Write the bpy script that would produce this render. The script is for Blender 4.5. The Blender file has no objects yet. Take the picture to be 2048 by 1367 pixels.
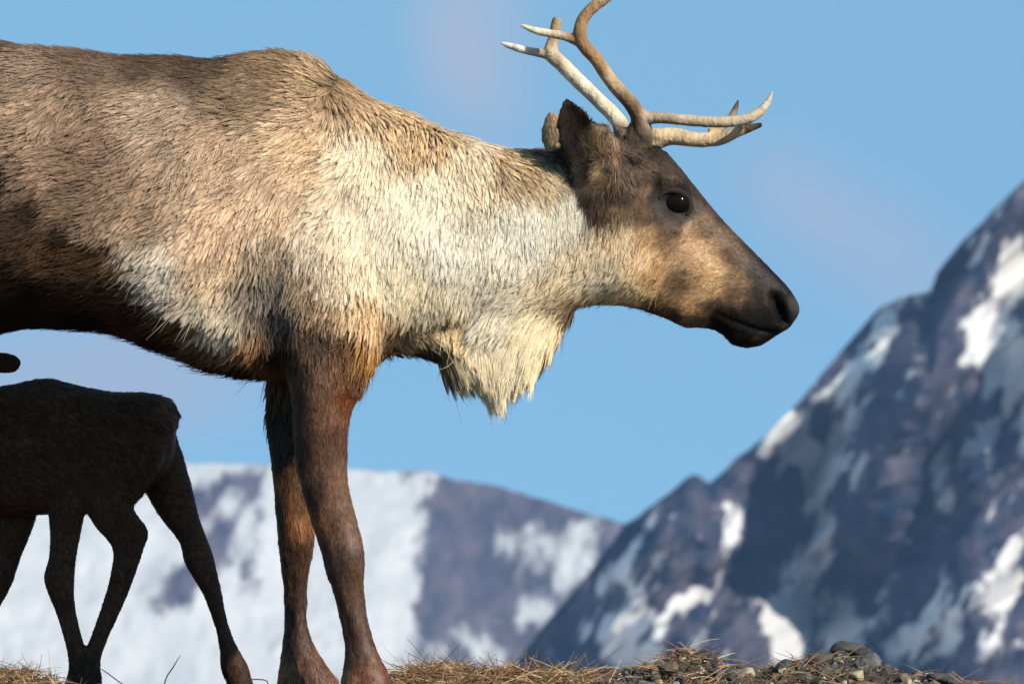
import bpy, bmesh, math, random
import numpy as np
from mathutils import Vector, kdtree
from math import radians as R

random.seed(4)
rng = np.random.default_rng(7)
scn = bpy.context.scene

# ------------------------------------------------------------------ camera
S = 1200.0            # photograph pixels per metre at the animal
CD = 12.0             # camera distance to the animal
HPY = 1320.0          # row of the horizon: the photographer crouches lower on the slope
CZ = 0.63 - (HPY - 683.5) / S
cam = bpy.data.cameras.new('camera')
camo = bpy.data.objects.new('camera', cam)
scn.collection.objects.link(camo)
camo.location = (0, -CD, CZ)
camo.rotation_euler = (R(90), 0, 0)
cam.sensor_width = 36
cam.lens = 36 * CD * S / 2048
cam.shift_y = (HPY - 683.5) / 2048
cam.clip_start = 0.5
cam.clip_end = 60000
cam.dof.use_dof = True
cam.dof.focus_distance = CD - 0.1
cam.dof.aperture_fstop = 18
scn.camera = camo

# ------------------------------------------------------------------ sun + sky
SUN = Vector((0.70, -0.66, 0.60)).normalized()      # towards the sun
sl = bpy.data.lights.new('sun', 'SUN')
sl.energy = 5.0
sl.angle = R(0.5)
sl.color = (1.0, 0.91, 0.78)
slo = bpy.data.objects.new('sun', sl)
slo.rotation_euler = SUN.to_track_quat('Z', 'Y').to_euler()
slo.location = SUN * 50
scn.collection.objects.link(slo)

world = bpy.data.worlds.new('World')
scn.world = world
world.use_nodes = True
wn, wl = world.node_tree.nodes, world.node_tree.links
wn.clear()
w_out = wn.new('ShaderNodeOutputWorld')
w_bg = wn.new('ShaderNodeBackground')
w_bg.inputs['Strength'].default_value = 0.15
sky = wn.new('ShaderNodeTexSky')
sky.sky_type = 'NISHITA'
sky.sun_disc = False
sky.sun_elevation = math.asin(SUN.z)
sky.sun_rotation = math.atan2(SUN.x, SUN.y)
sky.altitude = 1500
sky.air_density = 1.0
sky.dust_density = 0.3
sky.ozone_density = 1.6
w_tc = wn.new('ShaderNodeTexCoord')
w_add = wn.new('ShaderNodeVectorMath'); w_add.operation = 'ADD'
w_add.inputs[1].default_value = (0, 0, 0.30)
w_nrm = wn.new('ShaderNodeVectorMath'); w_nrm.operation = 'NORMALIZE'
wl.new(w_tc.outputs['Generated'], w_add.inputs[0])
wl.new(w_add.outputs[0], w_nrm.inputs[0])
wl.new(w_nrm.outputs[0], sky.inputs['Vector'])
# thin pinkish veils of cloud: soft noise over the direction
w_no = wn.new('ShaderNodeTexNoise')
w_no.inputs['Scale'].default_value = 12
w_no.inputs['Detail'].default_value = 4
wl.new(w_tc.outputs['Generated'], w_no.inputs['Vector'])
def sky_dir(px, py):
    return Vector(((px - 1024) / S / CD, 1, (HPY - py) / S / CD)).normalized()
w_prev = None
# px, py, half width, half height (photo pixels), lean in degrees, strength
for cx, cy, rx, ry, ang, k in ((930, 120, 200, 330, -20, .95), (1640, 430, 420, 210, 30, .9), (250, 760, 620, 190, 4, .95), (2300, 900, 500, 300, 0, .7), (-700, 200, 700, 300, 10, .8), (3300, 100, 800, 400, -15, .9)):
    c = sky_dir(cx, cy)
    sb_ = wn.new('ShaderNodeVectorMath'); sb_.operation = 'SUBTRACT'; wl.new(w_tc.outputs['Generated'], sb_.inputs[0]); sb_.inputs[1].default_value = c
    mp_ = wn.new('ShaderNodeMapping'); mp_.vector_type = 'TEXTURE'
    mp_.inputs['Rotation'].default_value = (0, R(ang), 0)
    mp_.inputs['Scale'].default_value = (rx / S / CD, rx / S / CD * 3, ry / S / CD)
    wl.new(sb_.outputs[0], mp_.inputs['Vector'])
    ln = wn.new('ShaderNodeVectorMath'); ln.operation = 'LENGTH'; wl.new(mp_.outputs[0], ln.inputs[0])
    wr = wn.new('ShaderNodeMath'); wr.operation = 'MULTIPLY_ADD'; wl.new(w_no.outputs['Fac'], wr.inputs[0]); wr.inputs[1].default_value = 2.0; wl.new(ln.outputs['Value'], wr.inputs[2])
    m_ = wn.new('ShaderNodeMapRange'); m_.interpolation_type = 'SMOOTHERSTEP'
    m_.inputs['From Min'].default_value = 2.15; m_.inputs['From Max'].default_value = 1.0; m_.inputs['To Max'].default_value = k
    wl.new(wr.outputs[0], m_.inputs['Value'])
    if w_prev is None: w_prev = m_.outputs[0]
    else:
        mm = wn.new('ShaderNodeMath'); mm.operation = 'MAXIMUM'; wl.new(w_prev, mm.inputs[0]); wl.new(m_.outputs[0], mm.inputs[1]); w_prev = mm.outputs[0]
w_mix = wn.new('ShaderNodeMix'); w_mix.data_type = 'RGBA'
wl.new(w_prev, w_mix.inputs['Factor'])
w_mul = wn.new('ShaderNodeMix'); w_mul.data_type = 'RGBA'; w_mul.blend_type = 'MULTIPLY'
w_mul.inputs['Factor'].default_value = 1.0
SKYTINT = (1.06, 1.32, 1.07, 1)
w_mul.inputs[7].default_value = SKYTINT
wl.new(sky.outputs[0], w_mul.inputs[6])
wl.new(w_mul.outputs[2], w_mix.inputs[6])
w_mix.inputs[7].default_value = (2.6, 2.95, 3.55, 1)
wl.new(w_mix.outputs[2], w_bg.inputs['Color'])
wl.new(w_bg.outputs[0], w_out.inputs['Surface'])

scn.view_settings.view_transform = 'Standard'
scn.view_settings.look = 'None'
scn.view_settings.exposure = 0.35
scn.view_settings.gamma = 1.0
scn.cycles_curves.shape = 'THICK'
scn.cycles.max_bounces = 6
scn.cycles.diffuse_bounces = 3
scn.cycles.transparent_max_bounces = 6

# ------------------------------------------------------------------ helpers
def P(px, py, y=0.0):
    k = (CD + y) / CD
    return ((px - 1024) / S * k, y, CZ + (HPY - py) / S * k)

def to_px(co, y0=0.0):
    k = (CD + y0) / CD
    return co[:, 0] / k * S + 1024, HPY - (co[:, 2] - CZ) / k * S

def link(o, parent=None):
    scn.collection.objects.link(o)
    if parent: o.parent = parent
    return o

def mesh_obj(name, verts, faces, mat=None, parent=None, smooth=True):
    me = bpy.data.meshes.new(name)
    me.from_pydata([tuple(v) for v in verts], [], faces)
    if smooth: me.polygons.foreach_set('use_smooth', [True] * len(me.polygons))
    if mat: me.materials.append(mat)
    o = bpy.data.objects.new(name, me)
    return link(o, parent)

def tag(o, label=None, cat=None, group=None, kind=None):
    if label: o['label'] = label
    if cat: o['category'] = cat
    if group: o['group'] = group
    if kind: o['kind'] = kind
    return o

def hash3(i, j, k, seed):
    h = (i * 374761393 + j * 668265263 + k * 2147483647 + seed * 1274126177) & 0xFFFFFFFF
    h = ((h ^ (h >> 13)) * 1274126177) & 0xFFFFFFFF
    return ((h ^ (h >> 16)) & 0xFFFF) / 65535.0

def vnoise(x, y, z=None, seed=0):
    x = np.asarray(x, float); y = np.asarray(y, float)
    z = np.zeros_like(x) if z is None else np.asarray(z, float)
    i, j, k = np.floor(x).astype(np.int64), np.floor(y).astype(np.int64), np.floor(z).astype(np.int64)
    fx, fy, fz = x - i, y - j, z - k
    fx, fy, fz = [f * f * (3 - 2 * f) for f in (fx, fy, fz)]
    r = 0
    for a in (0, 1):
        for b in (0, 1):
            for c in (0, 1):
                w = (fx if a else 1 - fx) * (fy if b else 1 - fy) * (fz if c else 1 - fz)
                r = r + w * hash3(i + a, j + b, k + c, seed)
    return r * 2 - 1

def fbm(x, y, z=None, oct=4, seed=0, gain=0.5):
    r, a, t = 0, 1, 0
    for o in range(oct):
        r = r + a * vnoise(x * 2 ** o, y * 2 ** o, None if z is None else z * 2 ** o, seed + o * 17)
        t += a; a *= gain
    return r / t

def catmull(rows, n):
    rows = np.asarray(rows, float)
    out = []
    m = len(rows)
    for i in range(m - 1):
        p0, p1, p2, p3 = rows[max(i - 1, 0)], rows[i], rows[i + 1], rows[min(i + 2, m - 1)]
        for q in range(n):
            t = q / n
            out.append(0.5 * ((2 * p1) + (-p0 + p2) * t + (2 * p0 - 5 * p1 + 4 * p2 - p3) * t * t + (-p0 + 3 * p1 - 3 * p2 + p3) * t ** 3))
    out.append(rows[-1])
    return np.array(out)

class Soup:
    def __init__(s): s.v = []; s.f = []
    def ring_loft(s, rings):
        """rings: list of (n,3) arrays; closes both ends"""
        n = len(rings[0]); b = len(s.v)
        for r in rings: s.v.extend([tuple(p) for p in r])
        for i in range(len(rings) - 1):
            for j in range(n):
                a, c = b + i * n + j, b + i * n + (j + 1) % n
                s.f.append((a, c, c + n, a + n))
        for e, idx in ((0, rings[0]), (len(rings) - 1, rings[-1])):
            c = len(s.v); s.v.append(tuple(np.mean(idx, axis=0)))
            for j in range(n):
                a, d = b + e * n + j, b + e * n + (j + 1) % n
                s.f.append((a, c, d) if e == 0 else (a, d, c))
    def profile(s, rows, y0, n=36, sub=5, sup=2.2):
        """rows: (Tx,Ty,Bx,By,w,egg,yc) in photo px; y0 = depth of the whole in m"""
        rows = [tuple(r) + (0,) * (7 - len(r)) for r in rows]
        C = catmull(rows, sub)
        rings = []
        for tx, ty, bx, by, w, egg, yc in C:
            ring = []
            for q in range(n):
                a = 2 * math.pi * q / n
                ca, sa = math.cos(a), math.sin(a)
                ca2 = math.copysign(abs(ca) ** (2 / sup), ca); sa2 = math.copysign(abs(sa) ** (2 / sup), sa)
                k = 0.5 + 0.5 * ca2
                px = bx + (tx - bx) * k; py = by + (ty - by) * k
                yy = w * sa2 * (1 + egg * ca2) + yc
                X, _, Z = P(px, py, y0)
                ring.append((X, y0 + yy / S, Z))
            rings.append(np.array(ring))
        s.ring_loft(rings)
    def tube(s, pts, y0, n=14, sub=5):
        """pts: (px,py,ypx,r[,flat]) photo px"""
        pts = [tuple(p) + (1,) * (5 - len(p)) for p in pts]
        C = catmull(pts, sub)
        pos = np.array([P(c[0], c[1], y0) for c in C]); pos[:, 1] = y0 + C[:, 2] / S
        rings = []
        up = np.array([0, 1.0, 0])
        for i in range(len(C)):
            t = pos[min(i + 1, len(C) - 1)] - pos[max(i - 1, 0)]
            t /= np.linalg.norm(t) + 1e-9
            u = np.cross(t, up); u /= np.linalg.norm(u) + 1e-9
            v = np.cross(u, t)
            r = max(C[i][3], 0.5) / S; fl = C[i][4]
            rings.append(np.array([pos[i] + u * r * math.cos(a) + v * r * fl * math.sin(a) for a in np.linspace(0, 2 * math.pi, n, endpoint=False)]))
        s.ring_loft(rings)
    def remesh(s, name, voxel, smooth_it=6, factor=0.5):
        me = bpy.data.meshes.new(name)
        me.from_pydata(s.v, [], s.f)
        bm = bmesh.new(); bm.from_mesh(me)
        bmesh.ops.recalc_face_normals(bm, faces=bm.faces)
        bm.to_mesh(me); bm.free()
        o = bpy.data.objects.new(name, me); link(o)
        m = o.modifiers.new('r', 'REMESH'); m.mode = 'VOXEL'; m.voxel_size = voxel
        if smooth_it:
            m2 = o.modifiers.new('s', 'SMOOTH'); m2.factor = factor; m2.iterations = smooth_it
        dg = bpy.context.evaluated_depsgraph_get()
        dg.update()
        ev = o.evaluated_get(dg)
        out = bpy.data.meshes.new_from_object(ev)
        o.modifiers.clear()
        bpy.data.objects.remove(o); bpy.data.meshes.remove(me)
        out.name = name
        return out

def get_co(me):
    a = np.empty(len(me.vertices) * 3); me.vertices.foreach_get('co', a); return a.reshape(-1, 3)
def get_no(me):
    a = np.empty(len(me.vertices) * 3); me.vertices.foreach_get('normal', a); return a.reshape(-1, 3)
def set_co(me, co):
    me.vertices.foreach_set('co', co.ravel()); me.update()

def s2l(c):
    c = np.asarray(c, float) / 255.0
    return np.where(c <= 0.04045, c / 12.92, ((c + 0.055) / 1.055) ** 2.4)

def idw(px, py, pts, vals, power=4.0, soft=12.0):
    num = np.zeros((len(px), vals.shape[1])); den = np.zeros(len(px))
    for (cx, cy), v in zip(pts, vals):
        d2 = (px - cx) ** 2 + (py - cy) ** 2 + soft * soft
        w = d2 ** (-power / 2)
        num += w[:, None] * v; den += w
    return num / den[:, None]

# ------------------------------------------------------------------ materials
def new_mat(name):
    m = bpy.data.materials.new(name); m.use_nodes = True
    return m, m.node_tree.nodes, m.node_tree.links, m.node_tree.nodes['Principled BSDF']

def skin_material(name, rough=0.75):
    m, n, l, b = new_mat(name)
    at = n.new('ShaderNodeAttribute'); at.attribute_name = 'col'
    tc = n.new('ShaderNodeTexCoord')
    no = n.new('ShaderNodeTexNoise'); no.inputs['Scale'].default_value = 260; no.inputs['Detail'].default_value = 3
    l.new(tc.outputs['Object'], no.inputs['Vector'])
    mr = n.new('ShaderNodeMapRange'); mr.inputs['To Min'].default_value = 0.7; mr.inputs['To Max'].default_value = 1.25
    l.new(no.outputs['Fac'], mr.inputs['Value'])
    mx = n.new('ShaderNodeVectorMath'); mx.operation = 'SCALE'
    l.new(at.outputs['Color'], mx.inputs[0]); l.new(mr.outputs[0], mx.inputs['Scale'])
    l.new(mx.outputs[0], b.inputs['Base Color'])
    bp = n.new('ShaderNodeBump'); bp.inputs['Strength'].default_value = 0.5; bp.inputs['Distance'].default_value = 0.003
    l.new(no.outputs['Fac'], bp.inputs['Height']); l.new(bp.outputs[0], b.inputs['Normal'])
    b.inputs['Roughness'].default_value = rough
    b.inputs['Specular IOR Level'].default_value = 0.10
    return m

def fur_material(name, root=0.38, tip=1.15):
    m, n, l, b = new_mat(name)
    at = n.new('ShaderNodeAttribute'); at.attribute_name = 'col'
    hi = n.new('ShaderNodeHairInfo')
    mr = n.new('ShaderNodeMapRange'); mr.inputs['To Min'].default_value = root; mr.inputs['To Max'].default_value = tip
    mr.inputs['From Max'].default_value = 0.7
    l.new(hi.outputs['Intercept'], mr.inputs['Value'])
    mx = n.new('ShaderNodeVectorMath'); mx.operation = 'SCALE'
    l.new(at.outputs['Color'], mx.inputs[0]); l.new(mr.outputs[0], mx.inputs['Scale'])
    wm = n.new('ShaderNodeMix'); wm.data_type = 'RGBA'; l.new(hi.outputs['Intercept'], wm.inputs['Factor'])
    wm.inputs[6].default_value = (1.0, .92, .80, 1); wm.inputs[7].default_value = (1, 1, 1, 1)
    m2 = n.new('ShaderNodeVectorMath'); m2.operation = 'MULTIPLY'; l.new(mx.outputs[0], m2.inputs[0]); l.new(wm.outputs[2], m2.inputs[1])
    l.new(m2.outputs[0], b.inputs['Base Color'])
    b.inputs['Roughness'].default_value = 0.6
    b.inputs['Specular IOR Level'].default_value = 0.10
    gl = n.new('ShaderNodeAttribute'); gl.attribute_name = 'gloss'
    l.new(gl.outputs['Fac'], b.inputs['Specular IOR Level'])
    b.inputs['Roughness'].default_value = 0.48
    sn = n.new('ShaderNodeAttribute'); sn.attribute_name = 'skin_normal'
    ge = n.new('ShaderNodeNewGeometry')
    a1 = n.new('ShaderNodeVectorMath'); a1.operation = 'SCALE'; a1.inputs['Scale'].default_value = 0.40
    l.new(ge.outputs['Normal'], a1.inputs[0])
    a2 = n.new('ShaderNodeVectorMath'); a2.operation = 'ADD'
    l.new(a1.outputs[0], a2.inputs[0]); l.new(sn.outputs['Vector'], a2.inputs[1])
    a3 = n.new('ShaderNodeVectorMath'); a3.operation = 'NORMALIZE'
    l.new(a2.outputs[0], a3.inputs[0]); l.new(a3.outputs[0], b.inputs['Normal'])
    tr = n.new('ShaderNodeBsdfTranslucent'); l.new(mx.outputs[0], tr.inputs['Color']); 
    ms = n.new('ShaderNodeMixShader'); ms.inputs[0].default_value = .12
    l.new(b.outputs[0], ms.inputs[1]); l.new(tr.outputs[0], ms.inputs[2]); l.new(ms.outputs[0], n['Material Output'].inputs['Surface'])
    return m

SKIN = skin_material('hide')
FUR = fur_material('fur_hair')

# ------------------------------------------------------------------ fur builder
def grow_fur(name, me, parent, y0, n, field, mat, clump_ratio=20, npts=6):
    """field(px,py,co,no) -> dict(density,len_px,dir(N,2 px),lift,clump,col,rad)"""
    co, no = get_co(me), get_no(me)
    me.calc_loop_triangles()
    tri = np.empty(len(me.loop_triangles) * 3, int); me.loop_triangles.foreach_get('vertices', tri); tri = tri.reshape(-1, 3)
    A, B, C = co[tri[:, 0]], co[tri[:, 1]], co[tri[:, 2]]
    area = 0.5 * np.linalg.norm(np.cross(B - A, C - A), axis=1)
    cen = (A + B + C) / 3
    cn = no[tri[:, 0]]
    px, py = to_px(cen, y0)
    f = field(px, py, cen, cn)
    w = area * f['density']; w /= w.sum()
    pick = rng.choice(len(tri), n, p=w)
    u, v = rng.random(n), rng.random(n)
    fl = u + v > 1; u[fl] = 1 - u[fl]; v[fl] = 1 - v[fl]
    root = A[pick] + (B[pick] - A[pick]) * u[:, None] + (C[pick] - A[pick]) * v[:, None]
    nn = no[tri[pick, 0]] * (1 - u - v)[:, None] + no[tri[pick, 1]] * u[:, None] + no[tri[pick, 2]] * v[:, None]
    nn /= np.linalg.norm(nn, axis=1)[:, None] + 1e-9
    px, py = to_px(root, y0)
    f = field(px, py, root, nn)
    # clump parents
    nc = n // clump_ratio
    cid_src = rng.choice(n, nc, replace=False)
    kd = kdtree.KDTree(nc)
    for i, s in enumerate(cid_src): kd.insert(Vector(root[s]), i)
    kd.balance()
    jit = root + rng.normal(0, 0.0012, root.shape)
    dd_ = np.stack([f['dir'][:, 0], np.zeros(n), -f['dir'][:, 1]], 1)
    near = np.array([[q[1] for q in kd.find_n(p, 5)] for p in jit.tolist()])
    off_ = root[cid_src[near]] - jit[:, None, :]
    al_ = (off_ * dd_[:, None, :]).sum(2)
    d2_ = (off_ ** 2).sum(2) - 0.88 * al_ ** 2          # locks run along the lie of the coat
    cid = near[np.arange(n), d2_.argmin(1)]
    src = cid_src[cid]
    L = f['len'] / S
    clen = 1 + rng.normal(0, 0.16, nc); ctone = rng.normal(0, 0.15, nc)
    d = f['dir']
    def strand_dirs(idx):
        dd = np.stack([d[idx, 0], np.zeros(len(idx)), -d[idx, 1]], 1)
        N = nn[idx]
        t = dd - N * (dd * N).sum(1)[:, None]
        # where the comb direction is nearly along the normal fall back to hanging down
        m = np.linalg.norm(t, axis=1)
        g = np.array([0, 0, -1.0]) - N * (-N[:, 2])[:, None]
        t = t + g * (m < 0.25)[:, None] * 0.5
        hang = (f['len'][idx] > 48)[:, None]
        t = np.where(hang, dd + N * 0.06, t)
        t /= np.linalg.norm(t, axis=1)[:, None] + 1e-9
        return t, N
    T, N = strand_dirs(np.arange(n))
    rt = rng.normal(0, 1, (n, 3)); rt -= N * (rt * N).sum(1)[:, None]
    lift = f['lift']
    stray = (rng.random(n) < 0.05) & (f['len'] < 50)
    lenj = L * (1 + rng.normal(0, 1, n) * np.where(f['len'] > 48, .28, .12)) * clen[cid]
    tt = np.linspace(0, 1, npts)
    pts = np.empty((n, npts, 3))
    cT, cN, cR = T[src], N[src], root[src]
    cl = L[src] * clen[cid]
    wav = f['wave']
    ph = rng.random(nc) * 6.28
    side = np.cross(cT, cN)
    for k, t in enumerate(tt):
        droop = f['droop'] * t * t
        own = root + (T + rt * (0.10 + 0.25 * stray)[:, None] * t) * (lenj * t)[:, None] + N * (lenj * lift * t * (1 - 0.45 * t) * (1 + 1.2 * stray))[:, None]
        par = cR + cT * (cl * t * 1.05)[:, None] + cN * (cl * lift[src] * t * (1 - 0.35 * t))[:, None]
        par = par + side * (wav * cl * np.sin(ph[cid] + t * 4.5))[:, None]
        c = (f['clump'] * (1 - 0.8 * stray) * t ** 0.8)[:, None]
        p = own * (1 - c) + par * c
        p[:, 2] -= droop * lenj
        pts[:, k] = p
    hang = np.clip((f['len'] - 42) / 10, 0, 1)[:, None]
    sn = nn + hang * np.stack([0 * py, np.sign(root[:, 1] + 1e-6) * 1.2, .35 + 0 * py], 1) - hang * np.stack([0 * py, 0 * py, np.minimum(nn[:, 2], 0)], 1)
    sn /= np.linalg.norm(sn, axis=1)[:, None]
    rad = f['rad'] / S
    prof = np.array([1.0, 1.0, 0.9, 0.75, 0.5, 0.18]) if npts == 6 else np.linspace(1, 0.2, npts)
    radius = rad[:, None] * prof[None, :] * (0.8 + 0.4 * rng.random(n))[:, None]
    col = f['col'] * (1 + ctone[cid] + rng.normal(0, 0.16, n))[:, None]
    col = np.maximum(col, 0.003); col = col / np.maximum(1, col.max(1) / .82)[:, None]
    hc = bpy.data.hair_curves.new(name)
    hc.add_curves([npts] * n)
    hc.attributes['position'].data.foreach_set('vector', pts.astype(np.float32).ravel())
    ra = hc.attributes.get('radius') or hc.attributes.new('radius', 'FLOAT', 'POINT')
    ra.data.foreach_set('value', radius.astype(np.float32).ravel())
    ca = hc.attributes.new('col', 'FLOAT_COLOR', 'CURVE')
    c4 = np.ones((n, 4), np.float32); c4[:, :3] = col
    ca.data.foreach_set('color', c4.ravel())
    na = hc.attributes.new('skin_normal', 'FLOAT_VECTOR', 'CURVE')
    na.data.foreach_set('vector', sn.astype(np.float32).ravel())
    ga = hc.attributes.new('gloss', 'FLOAT', 'CURVE'); ga.data.foreach_set('value', f['gloss'].astype(np.float32))
    hc.materials.append(mat)
    o = bpy.data.objects.new(name, hc)
    return link(o, parent)

# ================================================================== CARIBOU
def gauss(px, py, cx, cy, rx, ry=None, ang=0.0):
    ry = ry or rx
    a = R(ang); dx, dy = px - cx, py - cy
    u = dx * math.cos(a) + dy * math.sin(a); v = -dx * math.sin(a) + dy * math.cos(a)
    return np.exp(-(u / rx) ** 2 - (v / ry) ** 2)

def seg_dist(px, py, pts):
    best = np.full(len(px), 1e9)
    for (ax, ay), (bx, by) in zip(pts[:-1], pts[1:]):
        vx, vy = bx - ax, by - ay
        t = np.clip(((px - ax) * vx + (py - ay) * vy) / (vx * vx + vy * vy), 0, 1)
        best = np.minimum(best, np.hypot(px - ax - vx * t, py - ay - vy * t))
    return best

sb = Soup()
I = 12   # fur thickness taken off the outline
sb.profile([
    (-560, 300, -560, 380, 20, 0),
    (-545, 215, -550, 470, 95, 0),
    (-460, 130, -475, 590, 160, 0),
    (-300, 100, -320, 640, 190, 0),
    (-100, 96, -110, 662, 205, -.08),
    (50, 100, 60, 650, 210, -.10),
    (200, 108, 215, 660, 208, -.12),
    (330, 118, 345, 705, 200, -.15),
    (450, 122, 450, 742, 178, -.22),
    (560, 108, 560, 752, 150, -.30),
    (660, 142, 675, 742, 138, -.25),
    (740, 198, 775, 702, 120, -.18),
    (830, 245, 870, 668, 104, -.12),
    (930, 282, 985, 668, 90, -.10),
    (1020, 303, 1085, 645, 80, -.06),
    (1110, 300, 1155, 612, 76, 0),
    (1190, 280, 1215, 603, 78, .02),
    (1262, 282, 1285, 616, 78, .04),
    (1330, 306, 1330, 634, 74, .08),
    (1384, 366, 1372, 653, 62, .05),
    (1438, 432, 1408, 655, 52, .0),
    (1494, 490, 1440, 664, 46, -.05),
    (1540, 536, 1475, 690, 43, -.02),
    (1576, 574, 1515, 692, 43, 0),
    (1596, 604, 1550, 672, 36, 0),
    (1600, 625, 1580, 655, 20, 0),
], 0.0)
for sgn, pts in ((-1, [ # near shoulder and fore leg
    (545, 300, 700, 280, 30, 0, -62), (520, 430, 745, 430, 52, 0, -92), (530, 560, 765, 560, 60, 0, -96),
    (548, 640, 758, 650, 62, 0, -98), (566, 700, 752, 705, 60, 0, -98), (582, 760, 730, 765, 54, 0, -98), (590, 820, 706, 820, 48, 0, -98),
    (592, 880, 696, 880, 44, 0, -96), (602, 960, 698, 960, 40, 0, -94), (620, 1030, 711, 1030, 38, 0, -92),
    (637, 1080, 724, 1080, 38, 0, -92), (652, 1130, 730, 1130, 38, 0, -92), (664, 1170, 728, 1170, 33, 0, -92), (678, 1220, 734, 1220, 28, 0, -92),
    (692, 1280, 746, 1275, 28, 0, -92), (692, 1318, 760, 1310, 34, 0, -92), (686, 1360, 780, 1352, 42, 0, -92),
    (682, 1395, 800, 1395, 50, 0, -92), (684, 1425, 815, 1425, 56, 0, -92), (690, 1440, 818, 1440, 56, 0, -92)]),
    (1, [
    (540, 300, 690, 280, 30, 0, 62), (510, 430, 730, 430, 52, 0, 92), (515, 560, 745, 560, 60, 0, 96),
    (525, 660, 720, 680, 60, 0, 98), (530, 760, 690, 770, 54, 0, 98), (532, 830, 665, 835, 48, 0, 98),
    (536, 890, 645, 890, 44, 0, 96), (543, 960, 634, 960, 40, 0, 94), (550, 1030, 628, 1030, 38, 0, 92),
    (556, 1090, 624, 1090, 38, 0, 92), (560, 1140, 616, 1140, 34, 0, 92), (566, 1200, 609, 1200, 28, 0, 92),
    (565, 1265, 616, 1262, 28, 0, 92), (558, 1320, 640, 1312, 36, 0, 92), (552, 1358, 668, 1352, 44, 0, 92),
    (550, 1395, 688, 1395, 50, 0, 92), (552, 1425, 700, 1425, 56, 0, 92), (556, 1432, 702, 1433, 56, 0, 92)])):
    sb.profile(pts, 0.0, n=28, sub=4)
# hind quarters (outside the left edge of the picture)
for sgn, off in ((-1, 0), (1, -70)):
    o_ = off
    sb.profile([
        (-520, 220, -300, 220, 60, 0, sgn * 80), (-540, 380, -230, 380, 85, 0, sgn * 100), (-520 + o_ * .2, 520, -220 + o_ * .2, 540, 85, 0, sgn * 105),
        (-500 + o_ * .5, 640, -290 + o_ * .5, 680, 70, 0, sgn * 105), (-520 + o_ * .8, 780, -390 + o_ * .8, 800, 52, 0, sgn * 100),
        (-560 + o_, 880, -450 + o_, 900, 42, 0, sgn * 98), (-565 + o_, 960, -470 + o_, 970, 38, 0, sgn * 96), (-540 + o_, 1040, -475 + o_, 1040, 32, 0, sgn * 94),
        (-520 + o_, 1140, -462 + o_, 1140, 28, 0, sgn * 92), (-510 + o_, 1260, -450 + o_, 1260, 28, 0, sgn * 92), (-512 + o_, 1320, -430 + o_, 1315, 36, 0, sgn * 92),
        (-515 + o_, 1380, -400 + o_, 1380, 48, 0, sgn * 92), (-510 + o_, 1438, -385 + o_, 1438, 54, 0, sgn * 92)], 0.0, n=24, sub=4)
sb.tube([(-540, 200, 0, 22), (-585, 250, 0, 26), (-600, 320, 0, 20), (-600, 360, 0, 6)], 0.0)
# mass of the throat mane below the neck
sb.profile([(775, 600, 795, 700, 60, 0), (825, 600, 850, 712, 58, 0), (880, 600, 905, 722, 52, 0), (960, 590, 985, 735, 44, 0), (1040, 590, 1055, 706, 40, 0), (1100, 580, 1112, 655, 36, 0), (1140, 570, 1148, 625, 34, 0)], 0.0, n=24)
# ears: solid cupped leaves
def ear(soup, base, tip, wmax, y_base, y_tip, cup, thick=7, face=1):
    rows = 14; cols = 9
    bx, by = base; tx, ty = tip
    L = math.hypot(tx - bx, ty - by); ux, uy = (tx - bx) / L, (ty - by) / L
    nx, ny = -uy, ux
    front, back = [], []
    for i in range(rows + 1):
        t = i / rows
        w = wmax * (0.62 + 0.55 * math.sin(math.pi * min(t * 0.9 + 0.05, 1)) ) * (1 - max(0, (t - 0.60) / 0.40) ** 3 * 0.72) * 0.85
        for j in range(cols):
            s_ = -1 + 2 * j / (cols - 1)
            cx = bx + ux * L * t + nx * w * s_
            cy = by + uy * L * t + ny * w * s_
            dep = y_base + (y_tip - y_base) * t - face * cup * (s_ * s_) * (0.6 + 0.4 * t) * w / wmax
            e = thick * (1 - 0.45 * s_ * s_) * (1 - 0.3 * t)
            for arr, sg in ((front, -1), (back, 1)):
                x, _, z = P(cx, cy, 0); arr.append((x, (dep + sg * e) / S, z))
    n0 = len(soup.v); nf = len(front)
    soup.v.extend(front); soup.v.extend(back)
    for i in range(rows):
        for j in range(cols - 1):
            a = n0 + i * cols + j
            soup.f.append((a, a + 1, a + cols + 1, a + cols))
            b_ = a + nf
            soup.f.append((b_, b_ + cols, b_ + cols + 1, b_ + 1))
    for i in range(rows):
        for j, fl in ((0, 0), (cols - 1, 1)):
            a = n0 + i * cols + j
            q = (a, a + cols, a + cols + nf, a + nf)
            soup.f.append(q if not fl else q[::-1])
    for i, fl in ((0, 1), (rows, 0)):
        for j in range(cols - 1):
            a = n0 + i * cols + j
            q = (a, a + 1, a + 1 + nf, a + nf)
            soup.f.append(q if fl else q[::-1])
ear(sb, (1178, 372), (1132, 208), 36, -62, -100, 20, 8, face=1)
ear(sb, (1150, 355), (1100, 218), 38, 62, 96, 20, 8, face=-1)
sb.tube([(1164, 262, -74, 16), (1196, 286, -66, 26), (1225, 325, -56, 32)], 0)
# poll tuft / pedicles
sb.tube([(1255, 320, -34, 34), (1268, 285, -36, 22), (1272, 262, -38, 17)], 0)
sb.tube([(1240, 320, 34, 30), (1246, 285, 36, 20), (1245, 262, 38, 15)], 0)
sb.tube([(1225, 400, -48, 30), (1225, 350, -46, 36), (1215, 310, -44, 26)], 0)
sb.tube([(1225, 400, 58, 40), (1225, 350, 52, 42), (1215, 310, 44, 26)], 0)
body_me = sb.remesh('body', 0.0042, 8, 0.6)

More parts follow.
